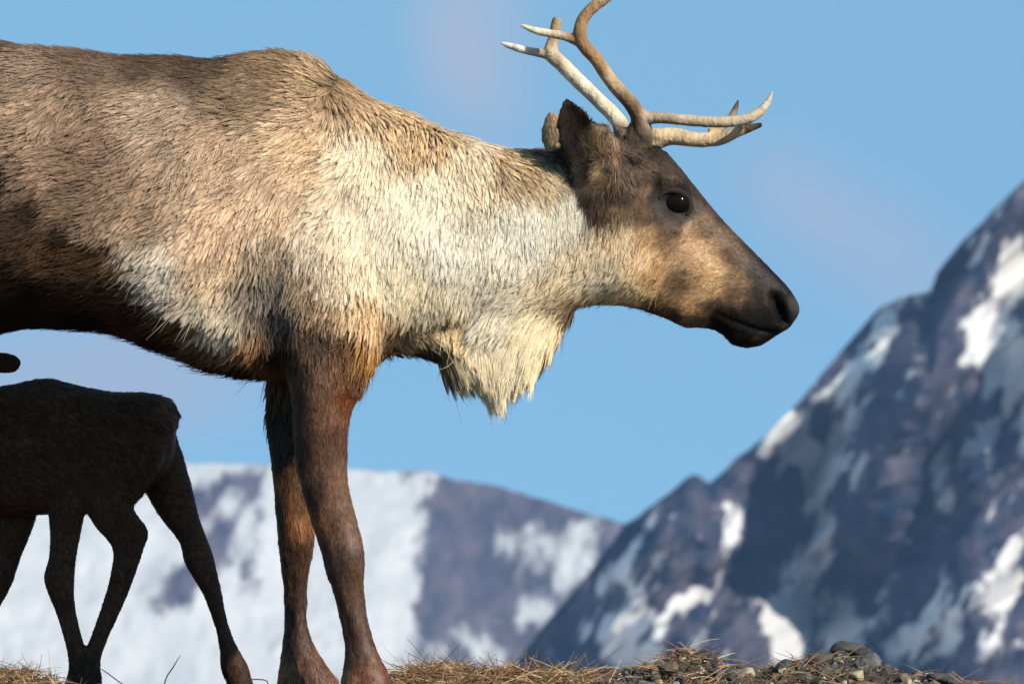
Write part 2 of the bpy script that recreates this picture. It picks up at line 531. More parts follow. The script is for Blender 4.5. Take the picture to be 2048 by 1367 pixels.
co, no = get_co(body_me), get_no(body_me)
px, py = to_px(co)
ay = np.abs(co[:, 1]) * S
side = np.clip((ay - 12) / 22, 0, 1)
disp = np.zeros(len(co))
disp += -15 * gauss(px, py, 1348, 412, 34, 27, 30) * side          # eye socket
disp += 8 * gauss(px, py, 1338, 366, 46, 13, 20) * side           # brow
disp += 4 * gauss(px, py, 1346, 462, 40, 10, -5) * side
disp += -7 * gauss(px, py, 1420, 500, 60, 22, 45) * side
disp += 9 * gauss(px, py, 1265, 560, 60, 50) * side               # jaw muscle
disp += -6 * gauss(px, py, 1360, 580, 34, 26, 30) * side
disp += 5 * gauss(px, py, 1400, 620, 40, 22) * side
# nostril: rim and hollow
disp += 6 * gauss(px, py, 1578, 600, 12, 30, -15) * side
disp += -21 * gauss(px, py, 1560, 622, 9, 25, -22) * side
disp += -10 * gauss(px, py, 1572, 648, 14, 6, 20) * side
disp += -9 * gauss(px, py, 1548, 600, 10, 12) * side
# mouth
md = seg_dist(px, py, [(1555, 668), (1530, 664), (1500, 655), (1465, 640), (1430, 622)])
disp += -5 * np.exp(-(md / 3.8) ** 2) * side * np.clip((px - 1415) / 60, 0, 1)
disp += 4 * gauss(px, py, 1490, 678, 34, 12, -5)
# arm pit and shoulder hollows
disp += -16 * gauss(px, py, 545, 620, 26, 110, 8) * side
disp += -10 * gauss(px, py, 800, 690, 30, 40, 0) * side
disp += -6 * gauss(px, py, 905, 640, 120, 14, -22) * side
disp += 10 * fbm(px / 120, py / 120, ay / 150, 2, 3) * np.clip((1150 - px) / 150, 0, 1) * np.clip((720 - py) / 60, 0, 1)
# tendons / knobbly joints on the legs
legm = np.clip((py - 880) / 60, 0, 1)
disp += 3.2 * fbm(px / 20, py / 60, ay / 30, 3, 9) * legm
for pl in ([(668, 1165), (692, 1230), (712, 1310)], [(582, 1150), (580, 1230), (584, 1310)]):
    disp += -2.6 * np.exp(-(seg_dist(px, py, pl) / 6.0) ** 2) * side
disp += 5 * gauss(px, py, 704, 1110, 22, 34) * side
disp += 5 * gauss(px, py, 592, 1080, 22, 34) * side
co = co + no * (disp / S)[:, None]
set_co(body_me, co)

# coat colours: (px, py, r, g, b) of the coat, with the shade streak behind the shoulder painted in, read off the photograph's patches
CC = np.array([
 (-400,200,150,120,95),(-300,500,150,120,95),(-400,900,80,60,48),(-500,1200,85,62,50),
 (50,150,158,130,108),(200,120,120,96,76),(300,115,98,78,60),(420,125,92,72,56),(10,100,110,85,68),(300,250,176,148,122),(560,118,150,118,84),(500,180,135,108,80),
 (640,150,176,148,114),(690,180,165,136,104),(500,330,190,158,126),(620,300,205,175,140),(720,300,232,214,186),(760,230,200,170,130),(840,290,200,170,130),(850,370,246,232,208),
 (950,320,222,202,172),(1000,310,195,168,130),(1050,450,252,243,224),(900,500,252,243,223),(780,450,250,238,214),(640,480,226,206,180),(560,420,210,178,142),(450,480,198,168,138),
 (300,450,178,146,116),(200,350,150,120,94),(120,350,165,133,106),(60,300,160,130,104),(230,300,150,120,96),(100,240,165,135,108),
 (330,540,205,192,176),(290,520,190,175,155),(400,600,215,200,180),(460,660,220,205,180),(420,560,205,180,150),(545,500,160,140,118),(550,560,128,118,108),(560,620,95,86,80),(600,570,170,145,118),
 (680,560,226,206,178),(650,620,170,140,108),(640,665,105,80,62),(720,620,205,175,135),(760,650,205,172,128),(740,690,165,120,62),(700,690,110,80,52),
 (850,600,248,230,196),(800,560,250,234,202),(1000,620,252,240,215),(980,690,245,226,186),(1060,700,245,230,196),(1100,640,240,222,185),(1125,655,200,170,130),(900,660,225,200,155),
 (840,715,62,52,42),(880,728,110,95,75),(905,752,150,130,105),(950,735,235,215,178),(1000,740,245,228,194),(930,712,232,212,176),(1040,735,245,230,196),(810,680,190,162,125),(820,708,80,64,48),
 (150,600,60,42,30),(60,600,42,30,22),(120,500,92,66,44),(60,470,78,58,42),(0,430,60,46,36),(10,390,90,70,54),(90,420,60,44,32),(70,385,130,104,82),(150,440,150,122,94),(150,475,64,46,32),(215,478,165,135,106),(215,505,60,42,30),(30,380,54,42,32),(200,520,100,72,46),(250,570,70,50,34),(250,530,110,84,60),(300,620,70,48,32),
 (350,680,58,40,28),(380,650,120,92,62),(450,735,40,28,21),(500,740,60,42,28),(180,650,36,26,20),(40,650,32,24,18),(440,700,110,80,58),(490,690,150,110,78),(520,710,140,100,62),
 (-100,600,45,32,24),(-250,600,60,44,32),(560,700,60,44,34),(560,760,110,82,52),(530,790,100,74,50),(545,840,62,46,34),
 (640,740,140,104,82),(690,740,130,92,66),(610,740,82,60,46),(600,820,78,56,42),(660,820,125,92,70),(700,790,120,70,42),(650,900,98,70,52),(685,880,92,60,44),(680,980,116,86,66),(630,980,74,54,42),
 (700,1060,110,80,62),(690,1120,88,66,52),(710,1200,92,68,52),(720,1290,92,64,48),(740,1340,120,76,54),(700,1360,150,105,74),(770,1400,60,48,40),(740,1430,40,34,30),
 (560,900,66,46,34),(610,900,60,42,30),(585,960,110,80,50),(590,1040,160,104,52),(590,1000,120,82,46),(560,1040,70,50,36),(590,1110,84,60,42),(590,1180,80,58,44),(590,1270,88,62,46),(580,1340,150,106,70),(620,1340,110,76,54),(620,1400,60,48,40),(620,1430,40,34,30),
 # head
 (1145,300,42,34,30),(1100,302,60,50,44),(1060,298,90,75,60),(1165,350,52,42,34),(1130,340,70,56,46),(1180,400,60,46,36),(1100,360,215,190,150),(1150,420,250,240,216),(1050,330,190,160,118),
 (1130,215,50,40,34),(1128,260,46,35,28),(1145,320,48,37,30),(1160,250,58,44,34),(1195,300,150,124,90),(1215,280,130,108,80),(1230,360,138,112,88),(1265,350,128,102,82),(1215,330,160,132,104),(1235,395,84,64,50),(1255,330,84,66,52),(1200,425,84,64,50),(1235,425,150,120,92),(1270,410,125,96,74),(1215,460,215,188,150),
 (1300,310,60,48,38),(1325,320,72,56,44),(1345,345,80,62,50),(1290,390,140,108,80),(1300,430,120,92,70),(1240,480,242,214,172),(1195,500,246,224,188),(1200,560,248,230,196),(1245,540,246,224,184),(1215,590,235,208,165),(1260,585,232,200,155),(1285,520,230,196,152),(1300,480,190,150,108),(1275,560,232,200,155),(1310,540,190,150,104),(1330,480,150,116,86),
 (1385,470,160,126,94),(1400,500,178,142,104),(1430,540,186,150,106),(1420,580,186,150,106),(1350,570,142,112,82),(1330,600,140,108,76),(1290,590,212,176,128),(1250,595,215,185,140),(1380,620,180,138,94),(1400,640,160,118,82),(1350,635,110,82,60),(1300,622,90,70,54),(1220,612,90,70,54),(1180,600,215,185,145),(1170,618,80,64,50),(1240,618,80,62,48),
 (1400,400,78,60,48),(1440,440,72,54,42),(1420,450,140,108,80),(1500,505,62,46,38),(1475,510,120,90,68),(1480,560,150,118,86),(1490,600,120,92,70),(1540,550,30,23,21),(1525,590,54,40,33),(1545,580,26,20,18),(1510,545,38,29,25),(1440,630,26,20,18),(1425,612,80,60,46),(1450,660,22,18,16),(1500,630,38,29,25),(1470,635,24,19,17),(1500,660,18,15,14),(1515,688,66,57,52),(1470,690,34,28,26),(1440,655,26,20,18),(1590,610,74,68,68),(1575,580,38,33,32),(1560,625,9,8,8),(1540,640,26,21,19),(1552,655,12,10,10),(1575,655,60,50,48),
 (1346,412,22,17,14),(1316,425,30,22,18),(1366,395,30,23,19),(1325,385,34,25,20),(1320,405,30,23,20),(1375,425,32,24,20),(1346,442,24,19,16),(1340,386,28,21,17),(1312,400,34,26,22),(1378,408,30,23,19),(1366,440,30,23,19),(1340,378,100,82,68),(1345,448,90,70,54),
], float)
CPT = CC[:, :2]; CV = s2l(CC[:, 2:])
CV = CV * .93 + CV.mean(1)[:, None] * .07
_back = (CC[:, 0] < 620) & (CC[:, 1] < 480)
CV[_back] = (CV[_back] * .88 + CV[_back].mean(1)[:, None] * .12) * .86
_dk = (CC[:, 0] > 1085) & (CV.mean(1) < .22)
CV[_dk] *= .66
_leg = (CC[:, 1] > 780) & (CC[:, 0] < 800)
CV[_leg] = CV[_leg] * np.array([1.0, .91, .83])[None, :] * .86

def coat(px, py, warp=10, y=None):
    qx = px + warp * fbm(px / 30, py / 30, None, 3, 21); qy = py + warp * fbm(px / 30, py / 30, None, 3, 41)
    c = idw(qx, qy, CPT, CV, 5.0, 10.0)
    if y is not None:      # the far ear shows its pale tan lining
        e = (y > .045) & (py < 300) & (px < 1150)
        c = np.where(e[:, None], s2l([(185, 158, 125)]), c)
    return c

# length (px), lift, clump
LC = np.array([
 (-400,300,34),(50,150,30),(300,110,24),(560,110,24),(680,160,34),(850,280,34),(1000,310,34),(1100,320,30),(500,350,36),(750,450,32),(950,500,27),(1100,450,25),(1050,560,30),(850,560,34),(900,400,28),(250,400,36),(100,350,36),(350,600,42),(450,680,42),
 (560,600,40),(700,600,34),(760,690,40),(200,600,34),(100,650,22),(400,740,36),(500,760,30),(640,720,22),(640,800,14),(650,950,11),(700,1150,10),(590,950,12),(590,1150,10),(720,1320,12),(740,1430,4),(600,1430,4),(600,1320,12),
 (825,700,24),(850,710,36),(880,722,50),(930,733,52),(985,733,62),(1030,715,58),(1050,700,56),(1095,660,66),(1130,635,50),(1150,620,34),(1000,650,50),(1160,625,22),(900,620,40),
 (1180,560,32),(1240,520,26),(1200,450,26),(1230,360,26),(1160,330,12),(1150,260,8),(1130,220,6),(1115,290,8),(1140,350,14),(1185,270,14),(1205,290,24),(1290,330,20),(1330,340,9),(1300,420,12),(1330,480,10),(1280,570,24),(1240,610,24),(1310,620,20),(1400,500,8),(1440,560,8),(1380,620,12),(1450,640,8),(1500,520,7),
 (1500,660,5),(1480,690,8),(1530,690,5),(1450,665,10),(1550,560,5),(1590,610,1.5),(1560,620,1),(1346,412,1.5),(1372,424,2.5),(1322,404,2.5),(1306,406,7),(1388,436,7),(1345,372,7),(1338,452,7),(1312,440,7),(1380,390,7),(-500,1200,12),(-500,900,16)], float)
DC = np.array([
 (-400,200,-1,.6),(-450,1000,0,1),(50,150,-.9,.55),(200,120,-1,.25),(400,120,-1,.15),(560,110,-1,-.05),(620,150,-1,-.1),(655,130,-.6,-.5),(690,170,.4,.4),(740,230,.35,.9),(560,220,-1,.25),(450,200,-.95,.35),(300,220,-.7,.6),(300,320,-.65,.8),(150,250,-.5,.8),
 (60,330,-.8,.5),(150,430,-.9,.45),(200,340,-.95,.3),(450,350,-.6,.8),(600,320,-.7,.6),(560,420,-.4,.9),(700,420,-.28,1),(850,450,-.1,1),(1000,500,0,1),(850,300,.1,.9),(950,330,.3,.9),(1050,330,.75,.6),(1100,350,.7,.7),(1100,450,.15,1),
 (640,600,-.15,1),(560,600,.2,1),(450,620,-.3,1),(340,560,-.55,.8),(250,500,-.6,.8),(200,580,-.9,.5),(80,600,-.9,.4),(400,720,-.5,.8),(700,640,-.1,1),(770,620,0,1),
 (840,700,1.1,.7),(880,730,1,.8),(930,730,.7,1),(985,720,.1,1),(1020,710,-.2,1),(1060,700,-.35,1),(1120,660,-.5,1),(1000,620,-.5,.9),(1100,580,-.55,.9),(1160,610,-.5,.6),(900,620,-.1,1),
 (1200,520,-.25,1),(1230,450,-.1,1),(1240,580,-.4,.9),(1290,590,-.5,.8),
 (1225,330,.2,.6),(1265,360,.6,.8),(1220,390,-.05,1),(1190,360,-.8,.5),(1230,290,-.4,-1),(1280,320,.9,.3),(1180,300,-.2,-.9),(1130,230,-.2,-1),(1150,300,-.3,-1),(1200,280,.45,-.8),(1170,250,.3,-.9),
 (1330,340,-.3,-.6),(1300,420,-.5,.8),(1340,480,-.6,.6),(1400,500,-.9,.3),(1450,560,-.9,.2),(1500,530,-.8,-.5),(1550,560,-.7,-.5),(1420,430,-.6,-.6),(1380,620,-.9,.4),(1450,640,-.7,.6),(1500,670,-.6,.7),
 (650,760,0,1),(650,900,.05,1),(700,1100,.15,1),(720,1300,.2,1),(590,900,0,1),(590,1200,0,1)], float)

def caribou_field(px, py, co, no):
    L = idw(px, py, LC[:, :2], LC[:, 2:3], 4.0, 14)[:, 0]
    D = idw(px, py, DC[:, :2], DC[:, 2:4], 4.0, 14)
    ang = np.arctan2(D[:, 1], D[:, 0])
    body = np.clip((L - 14) / 16, 0, 1)
    ang = ang + (0.45 * fbm(px / 55, py / 55, None, 2, 5) + 0.15) * body * (L < 60) + 0.15 * fbm(px / 30, py / 30, None, 2, 8) * (L >= 60)
    D = np.stack([np.cos(ang), np.sin(ang)], 1)
    y = co[:, 1]
    dens = np.where(y < 0.02, 1.0, 0.28)
    dens = dens * np.where(px < -60, 0.3, 1.0)
    dens = dens * (1 + 0.9 * np.clip((26 - L) / 18, 0, 1)) * (1 + 1.1 * np.clip((L - 45) / 12, 0, 1))
    dens = np.where(L < 2.0, 0.02, dens)
    legs = np.clip((py - 780) / 60, 0, 1)
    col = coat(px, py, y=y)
    # guard hairs differ in tone: pale tips on the trunk, dark ones along the spine
    var = fbm(px / 14, py / 14, y * 60, 2, 77)
    fine = fbm(px / 5, py / 5, y * 150, 2, 78)
    var = var + 1.6 * fbm(px / 9, py / 34, y * 60, 3, 79) * legs * (1 - body) / .25 * .28
    col = col * (1 + .3 * fbm(px / 9, py / 34, y * 60, 3, 80) * legs)[:, None]
    col = col * (1 + 0.25 * var * body + 0.38 * fine * (1 - body))[:, None]
    tuft = gauss(px, py, 1232, 365, 80, 75)
    pale = np.clip((col.mean(1) - .3) / .4, 0, 1)
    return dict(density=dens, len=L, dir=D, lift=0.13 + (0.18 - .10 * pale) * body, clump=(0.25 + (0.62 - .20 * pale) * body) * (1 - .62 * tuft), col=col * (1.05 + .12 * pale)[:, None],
                rad=0.46 + 0.18 * body, gloss=.08 + .12 * legs + .12 * (1 - body), wave=0.05 * body, droop=np.where(L > 52, 0.12, 0.02))

def color_mesh(me, cols):
    a = me.color_attributes.new('col', 'FLOAT_COLOR', 'POINT')
    c4 = np.ones((len(me.vertices), 4), np.float32); c4[:, :3] = cols
    a.data.foreach_set('color', c4.ravel())

px, py = to_px(co)
Lb = idw(px, py, LC[:, :2], LC[:, 2:3], 4.0, 14)[:, 0]
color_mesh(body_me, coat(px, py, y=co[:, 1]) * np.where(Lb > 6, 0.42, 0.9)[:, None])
body_me.polygons.foreach_set('use_smooth', [True] * len(body_me.polygons))
body_me.materials.clear(); body_me.materials.append(SKIN)

car = bpy.data.objects.new('caribou', None); link(car)
tag(car, 'antlered adult caribou with cream neck, shaggy throat mane and brown legs standing over the calf', 'caribou')
car.location = P(640, 1440)
def under(o, root):
    o.parent = root; o.matrix_parent_inverse = root.matrix_basis.inverted(); return o
body = bpy.data.objects.new('body', body_me); link(body); under(body, car)
FURN = 760000
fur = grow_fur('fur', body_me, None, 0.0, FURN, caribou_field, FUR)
under(fur, car)

# eyes
em, n_, l_, b_ = new_mat('eye_surface')
b_.inputs['Base Color'].default_value = (0.005, 0.004, 0.003, 1); b_.inputs['Roughness'].default_value = 0.1
b_.inputs['Specular IOR Level'].default_value = 0.08
lm, n_, l_, b_ = new_mat('eyelid_skin')
b_.inputs['Base Color'].default_value = (0.022, 0.016, 0.013, 1); b_.inputs['Roughness'].default_value = 0.7; b_.inputs['Specular IOR Level'].default_value = 0.1
rm, n_, l_, b_ = new_mat('eyelid_rim_skin')
b_.inputs['Base Color'].default_value = (0.05, 0.036, 0.03, 1); b_.inputs['Roughness'].default_value = 0.7; b_.inputs['Specular IOR Level'].default_value = 0.1

from mathutils.bvhtree import BVHTree
bvh = BVHTree.FromPolygons([Vector(c) for c in co], [tuple(p.vertices) for p in body_me.polygons])
def surf_y(px, py, sgn):
    x, _, z = P(px, py)
    h = bvh.ray_cast(Vector((x, sgn * 1.0, z)), Vector((0, -sgn, 0)))
    return h[0].y if h[0] else 0
def uv_ball(name, c, r, mat, root, sc=(1, 1, 1)):
    bm = bmesh.new(); bmesh.ops.create_uvsphere(bm, u_segments=32, v_segments=20, radius=r)
    for v in bm.verts: v.co = Vector((v.co.x * sc[0], v.co.y * sc[1], v.co.z * sc[2])) + Vector(c)
    me = bpy.data.meshes.new(name); bm.to_mesh(me); bm.free()
    me.polygons.foreach_set('use_smooth', [True] * len(me.polygons)); me.materials.append(mat)
    o = bpy.data.objects.new(name, me); link(o); return under(o, root)
for sgn in (-1, 1):
    ex, ey = 1348, 410
    sy = surf_y(ex, ey, sgn)
    x, _, z = P(ex, ey)
    uv_ball('eye', (x, sy - sgn * 0.0112, z), 0.0262, em, car, (1.12, 0.8, 0.95))
    for nm, a0, a1, r0, mat, ox in (('eyelid', 178, 385, 8.0, lm, 0), ('eyelid', 25, 170, 2.6, rm, 0)):
        sp = Soup(); pts = []
        for k in range(13):
            a = R(a0 + (a1 - a0) * k / 12)
            ex_, ey_ = ex + 33 * math.cos(a), ey + 28 * math.sin(a) + 3
            # tilt of the eye opening
            dx, dy = ex_ - ex, ey_ - ey
            qx, qy = ex + dx * .93 - dy * .36, ey + dx * .36 + dy * .93
            yy = surf_y(qx, qy, sgn) * S
            pts.append((qx, qy, yy + sgn * (-1.0), r0 * (0.35 + 0.65 * math.sin(math.pi * (k + .5) / 13))))
        sp.tube(pts, 0, n=10, sub=3)
        o = mesh_obj('eyelid', sp.v, sp.f, mat); under(o, car)

# antlers
am, n_, l_, b_ = new_mat('antler_bone')
tc = n_.new('ShaderNodeTexCoord'); mp = n_.new('ShaderNodeMapping'); mp.inputs['Scale'].default_value = (46, 46, 20)
no1 = n_.new('ShaderNodeTexNoise'); no1.inputs['Scale'].default_value = 1; no1.inputs['Detail'].default_value = 5
l_.new(tc.outputs['Object'], mp.inputs[0]); l_.new(mp.outputs[0], no1.inputs['Vector'])
at = n_.new('ShaderNodeAttribute'); at.attribute_name = 'col'
mr = n_.new('ShaderNodeMapRange'); mr.inputs['From Min'].default_value = .36; mr.inputs['From Max'].default_value = .62; mr.inputs['To Min'].default_value = .62; mr.inputs['To Max'].default_value = 1.0
l_.new(no1.outputs['Fac'], mr.inputs['Value'])
vm = n_.new('ShaderNodeVectorMath'); vm.operation = 'SCALE'
l_.new(at.outputs['Color'], vm.inputs[0]); l_.new(mr.outputs[0], vm.inputs['Scale']); l_.new(vm.outputs[0], b_.inputs['Base Color'])
no2 = n_.new('ShaderNodeTexNoise'); no2.inputs['Scale'].default_value = 160; no2.inputs['Detail'].default_value = 3
l_.new(tc.outputs['Object'], no2.inputs['Vector'])
bp = n_.new('ShaderNodeBump'); bp.inputs['Strength'].default_value = .8; bp.inputs['Distance'].default_value = .003
l_.new(no2.outputs['Fac'], bp.inputs['Height']); l_.new(bp.outputs[0], b_.inputs['Normal'])
b_.inputs['Roughness'].default_value = .78; b_.inputs['Specular IOR Level'].default_value = .2

def antler(tubes, label, cols):
    sp = Soup()
    for t in tubes: sp.tube(t, 0, n=16, sub=6)
    me = sp.remesh('antler', 0.0022, 5, 0.5)
    c = get_co(me); ax, ayy = to_px(c)
    nrm = get_no(me)
    c = c + nrm * (0.0010 * fbm(c[:, 0] * 110, c[:, 2] * 40, c[:, 1] * 110, 4, 3, .6))[:, None]; set_co(me, c)
    cc = np.array(cols, float)
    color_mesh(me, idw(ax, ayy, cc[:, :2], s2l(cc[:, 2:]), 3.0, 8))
    me.polygons.foreach_set('use_smooth', [True] * len(me.polygons)); me.materials.clear(); me.materials.append(am)
    o = bpy.data.objects.new('antler', me); link(o); under(o, car); tag(o, label)
    return o
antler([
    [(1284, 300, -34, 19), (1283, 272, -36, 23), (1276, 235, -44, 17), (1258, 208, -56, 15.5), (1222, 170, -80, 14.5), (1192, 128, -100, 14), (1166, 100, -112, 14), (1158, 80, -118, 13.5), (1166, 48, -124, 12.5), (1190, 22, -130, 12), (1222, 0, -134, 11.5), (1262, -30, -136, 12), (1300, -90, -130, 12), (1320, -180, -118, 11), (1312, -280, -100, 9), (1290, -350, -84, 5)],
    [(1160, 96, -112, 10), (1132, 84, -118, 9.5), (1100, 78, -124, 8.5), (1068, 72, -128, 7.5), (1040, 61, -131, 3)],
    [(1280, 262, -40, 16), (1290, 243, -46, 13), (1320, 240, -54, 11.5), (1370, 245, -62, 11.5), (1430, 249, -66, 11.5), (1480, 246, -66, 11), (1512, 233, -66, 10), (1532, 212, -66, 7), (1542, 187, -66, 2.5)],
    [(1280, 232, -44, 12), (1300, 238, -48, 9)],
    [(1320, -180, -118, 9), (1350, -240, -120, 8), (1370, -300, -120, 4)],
], 'near antler with shade painted on its dark base and a beam leaving the picture', [(1280, 290, 64, 48, 38), (1270, 250, 80, 60, 46), (1262, 225, 110, 85, 62), (1300, 238, 190, 165, 138), (1225, 170, 198, 168, 130), (1190, 125, 168, 130, 92), (1160, 85, 160, 120, 84), (1170, 45, 178, 138, 100), (1220, 0, 190, 158, 122), (1100, 78, 215, 195, 165), (1045, 62, 225, 212, 190), (1380, 246, 200, 178, 150), (1480, 246, 195, 175, 150), (1540, 190, 205, 188, 165), (1300, -200, 180, 150, 115)])  # dark colours at the beam base put shade into the bone
antler([
    [(1246, 300, 34, 17), (1246, 262, 36, 18), (1232, 232, 46, 16), (1196, 194, 66, 15), (1158, 156, 84, 15.5), (1124, 120, 98, 15.5), (1103, 98, 106, 15), (1108, 66, 112, 11.5), (1113, 40, 116, 11), (1117, 27, 118, 10)],
    [(1108, 104, 104, 11), (1085, 98, 108, 9.5), (1050, 91, 112, 8), (1020, 82, 116, 6.5), (999, 75, 118, 2.5)],
    [(1262, 280, 36, 16), (1300, 272, 30, 17), (1320, 272, 24, 18), (1352, 272, 18, 17.5), (1400, 280, 10, 14), (1440, 278, 4, 13), (1470, 266, -2, 11.5), (1500, 256, -6, 9), (1524, 250, -8, 4)],
    [(1300, 285, 28, 15), (1322, 281, 24, 14), (1350, 276, 18, 12), (1420, 276, 8, 12)],
    [(1420, 266, 14, 11), (1450, 248, 20, 8.5), (1468, 224, 24, 7.5), (1478, 197, 27, 2.5)],
], 'far antler with a blunt broken upper end and dark tipped brow tine', [(1246, 270, 120, 100, 80), (1230, 225, 225, 208, 178), (1150, 150, 232, 216, 188), (1110, 110, 200, 175, 145), (1112, 50, 170, 140, 105), (1118, 28, 160, 135, 105), (1020, 82, 235, 225, 205), (1310, 275, 232, 205, 165), (1400, 280, 228, 198, 158), (1470, 268, 205, 172, 135), (1500, 258, 90, 74, 62), (1522, 250, 40, 34, 32), (1460, 240, 190, 160, 125), (1477, 200, 90, 72, 55)])

# ================================================================== CALF
CY = 0.47
cb = Soup()
cb.profile([
    (352, 820, 350, 860, 15, 0), (340, 800, 335, 935, 48, 0), (296, 786, 272, 985, 74, 0), (220, 784, 200, 1016, 86, 0), (150, 770, 140, 1026, 90, 0),
    (90, 757, 90, 1028, 84, -.15), (20, 770, 20, 1030, 76, -.1), (-45, 775, -60, 1005, 60, 0), (-90, 735, -130, 930, 46, 0), (-118, 700, -178, 850, 40, 0),
    (-160, 690, -205, 835, 42, 0), (-215, 715, -235, 830, 38, 0), (-270, 760, -275, 842, 28, 0), (-320, 805, -310, 858, 22, 0), (-342, 835, -335, 860, 12, 0)], CY, n=32)
cb.profile([(150, 860, 340, 840, 30, 0, -45), (150, 940, 325, 925, 42, 0, -48), (165, 1000, 290, 985, 38, 0, -48), (192, 1052, 268, 1015, 28, 0, -48), (222, 1086, 298, 1060, 24, 0, -46), (229, 1118, 290, 1095, 22, 0, -46), (216, 1180, 264, 1172, 18, 0, -45),
    (198, 1235, 240, 1228, 17, 0, -45), (178, 1290, 216, 1280, 17, 0, -45), (160, 1330, 203, 1322, 20, 0, -45), (142, 1362, 206, 1358, 24, 0, -45), (128, 1395, 204, 1395, 28, 0, -45), (124, 1413, 204, 1413, 29, 0, -45)], CY, n=24)
cb.profile([(215, 860, 345, 850, 30, 0, 40), (250, 920, 362, 905, 38, 0, 42), (290, 985, 380, 970, 34, 0, 42), (318, 1032, 396, 1032, 27, 0, 42), (357, 1084, 420, 1095, 22, 0, 42), (368, 1126, 430, 1132, 21, 0, 42), (402, 1184, 441, 1180, 17, 0, 42),
    (427, 1248, 453, 1240, 15, 0, 42), (437, 1295, 470, 1286, 18, 0, 42), (440, 1335, 494, 1330, 22, 0, 42), (452, 1365, 504, 1364, 26, 0, 42), (454, 1398, 524, 1398, 28, 0, 42), (456, 1413, 530, 1413, 28, 0, 42)], CY, n=24)
cb.profile([(60, 900, 175, 900, 30, 0, -45), (82, 980, 180, 980, 30, 0, -45), (100, 1032, 170, 1036, 27, 0, -45), (102, 1107, 156, 1107, 22, 0, -43), (91, 1160, 151, 1160, 23, 0, -42), (116, 1228, 153, 1215, 17, 0, -42), (136, 1298, 170, 1290, 17, 0, -42), (140, 1335, 182, 1335, 20, 0, -42), (130, 1370, 186, 1370, 24, 0, -40), (112, 1400, 184, 1400, 27, 0, -40), (108, 1413, 184, 1413, 27, 0, -40)], CY, n=24)
cb.profile([(-60, 900, 60, 900, 30, 0, 45), (-40, 980, 75, 980, 30, 0, 45), (-30, 1030, 70, 1034, 27, 0, 45), (-46, 1107, 40, 1112, 24, 0, 43), (-62, 1170, 18, 1175, 23, 0, 42), (-78, 1228, -14, 1232, 18, 0, 42), (-92, 1290, -46, 1292, 17, 0, 42), (-104, 1330, -58, 1330, 20, 0, 42), (-130, 1370, -62, 1370, 25, 0, 42), (-148, 1400, -66, 1400, 28, 0, 42), (-152, 1413, -66, 1413, 28, 0, 42)], CY, n=24)
cb.tube([(325, 800, 0, 14), (344, 825, 0, 13), (350, 852, 0, 6)], CY)
cb.tube([(-110, 735, -30, 16), (-75, 722, -36, 22, .4), (-30, 724, -42, 23, .35), (15, 728, -46, 23, .35), (34, 728, -47, 19, .35), (46, 728, -48, 8, .4)], CY)
cb.tube([(-130, 720, 30, 16), (-120, 690, 50, 22, .4), (-100, 650, 70, 22, .35), (-86, 610, 80, 8, .4)], CY)
calf_me = cb.remesh('body', 0.0042, 7, 0.6)
cco = get_co(calf_me); cpx, cpy = to_px(cco, CY)
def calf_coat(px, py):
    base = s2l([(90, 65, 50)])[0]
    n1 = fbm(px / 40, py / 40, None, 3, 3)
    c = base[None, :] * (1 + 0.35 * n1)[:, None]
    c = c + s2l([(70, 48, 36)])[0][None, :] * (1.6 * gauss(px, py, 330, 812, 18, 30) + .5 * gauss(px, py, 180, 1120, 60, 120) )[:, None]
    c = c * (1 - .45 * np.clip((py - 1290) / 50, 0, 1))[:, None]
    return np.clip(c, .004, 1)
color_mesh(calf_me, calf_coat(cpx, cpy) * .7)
calf_me.polygons.foreach_set('use_smooth', [True] * len(calf_me.polygons)); calf_me.materials.clear(); calf_me.materials.append(SKIN)
calf = bpy.data.objects.new('caribou_calf', None); link(calf); calf.location = P(160, 1412, CY)
tag(calf, 'small dark brown calf walking away beneath the belly of the adult', 'calf')
cbo = bpy.data.objects.new('body', calf_me); link(cbo); under(cbo, calf)
def calf_field(px, py, co, no):
    n = len(px)
    ang = np.where(py > 1020, math.pi / 2, 0.6 + 0.0 * px) + 0.5 * fbm(px / 40, py / 40, None, 2, 6)
    L = np.where(py > 1020, 6.0, 12.0)
    L = np.where((px < -60) | (py < 750), 4, L)
    dens = np.where(co[:, 1] < CY + .02, 1, .35) * np.where(px < -80, .4, 1)
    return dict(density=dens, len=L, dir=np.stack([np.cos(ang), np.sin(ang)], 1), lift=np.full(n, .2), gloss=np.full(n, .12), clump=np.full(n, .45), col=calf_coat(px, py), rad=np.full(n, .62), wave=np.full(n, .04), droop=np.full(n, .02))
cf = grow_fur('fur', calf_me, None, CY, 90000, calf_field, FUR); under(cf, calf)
for sgn in (-1, 1):
    x, _, z = P(-200, 755, CY)
    uv_ball('eye', (x, CY + sgn * 0.030, z), 0.012, em, calf)

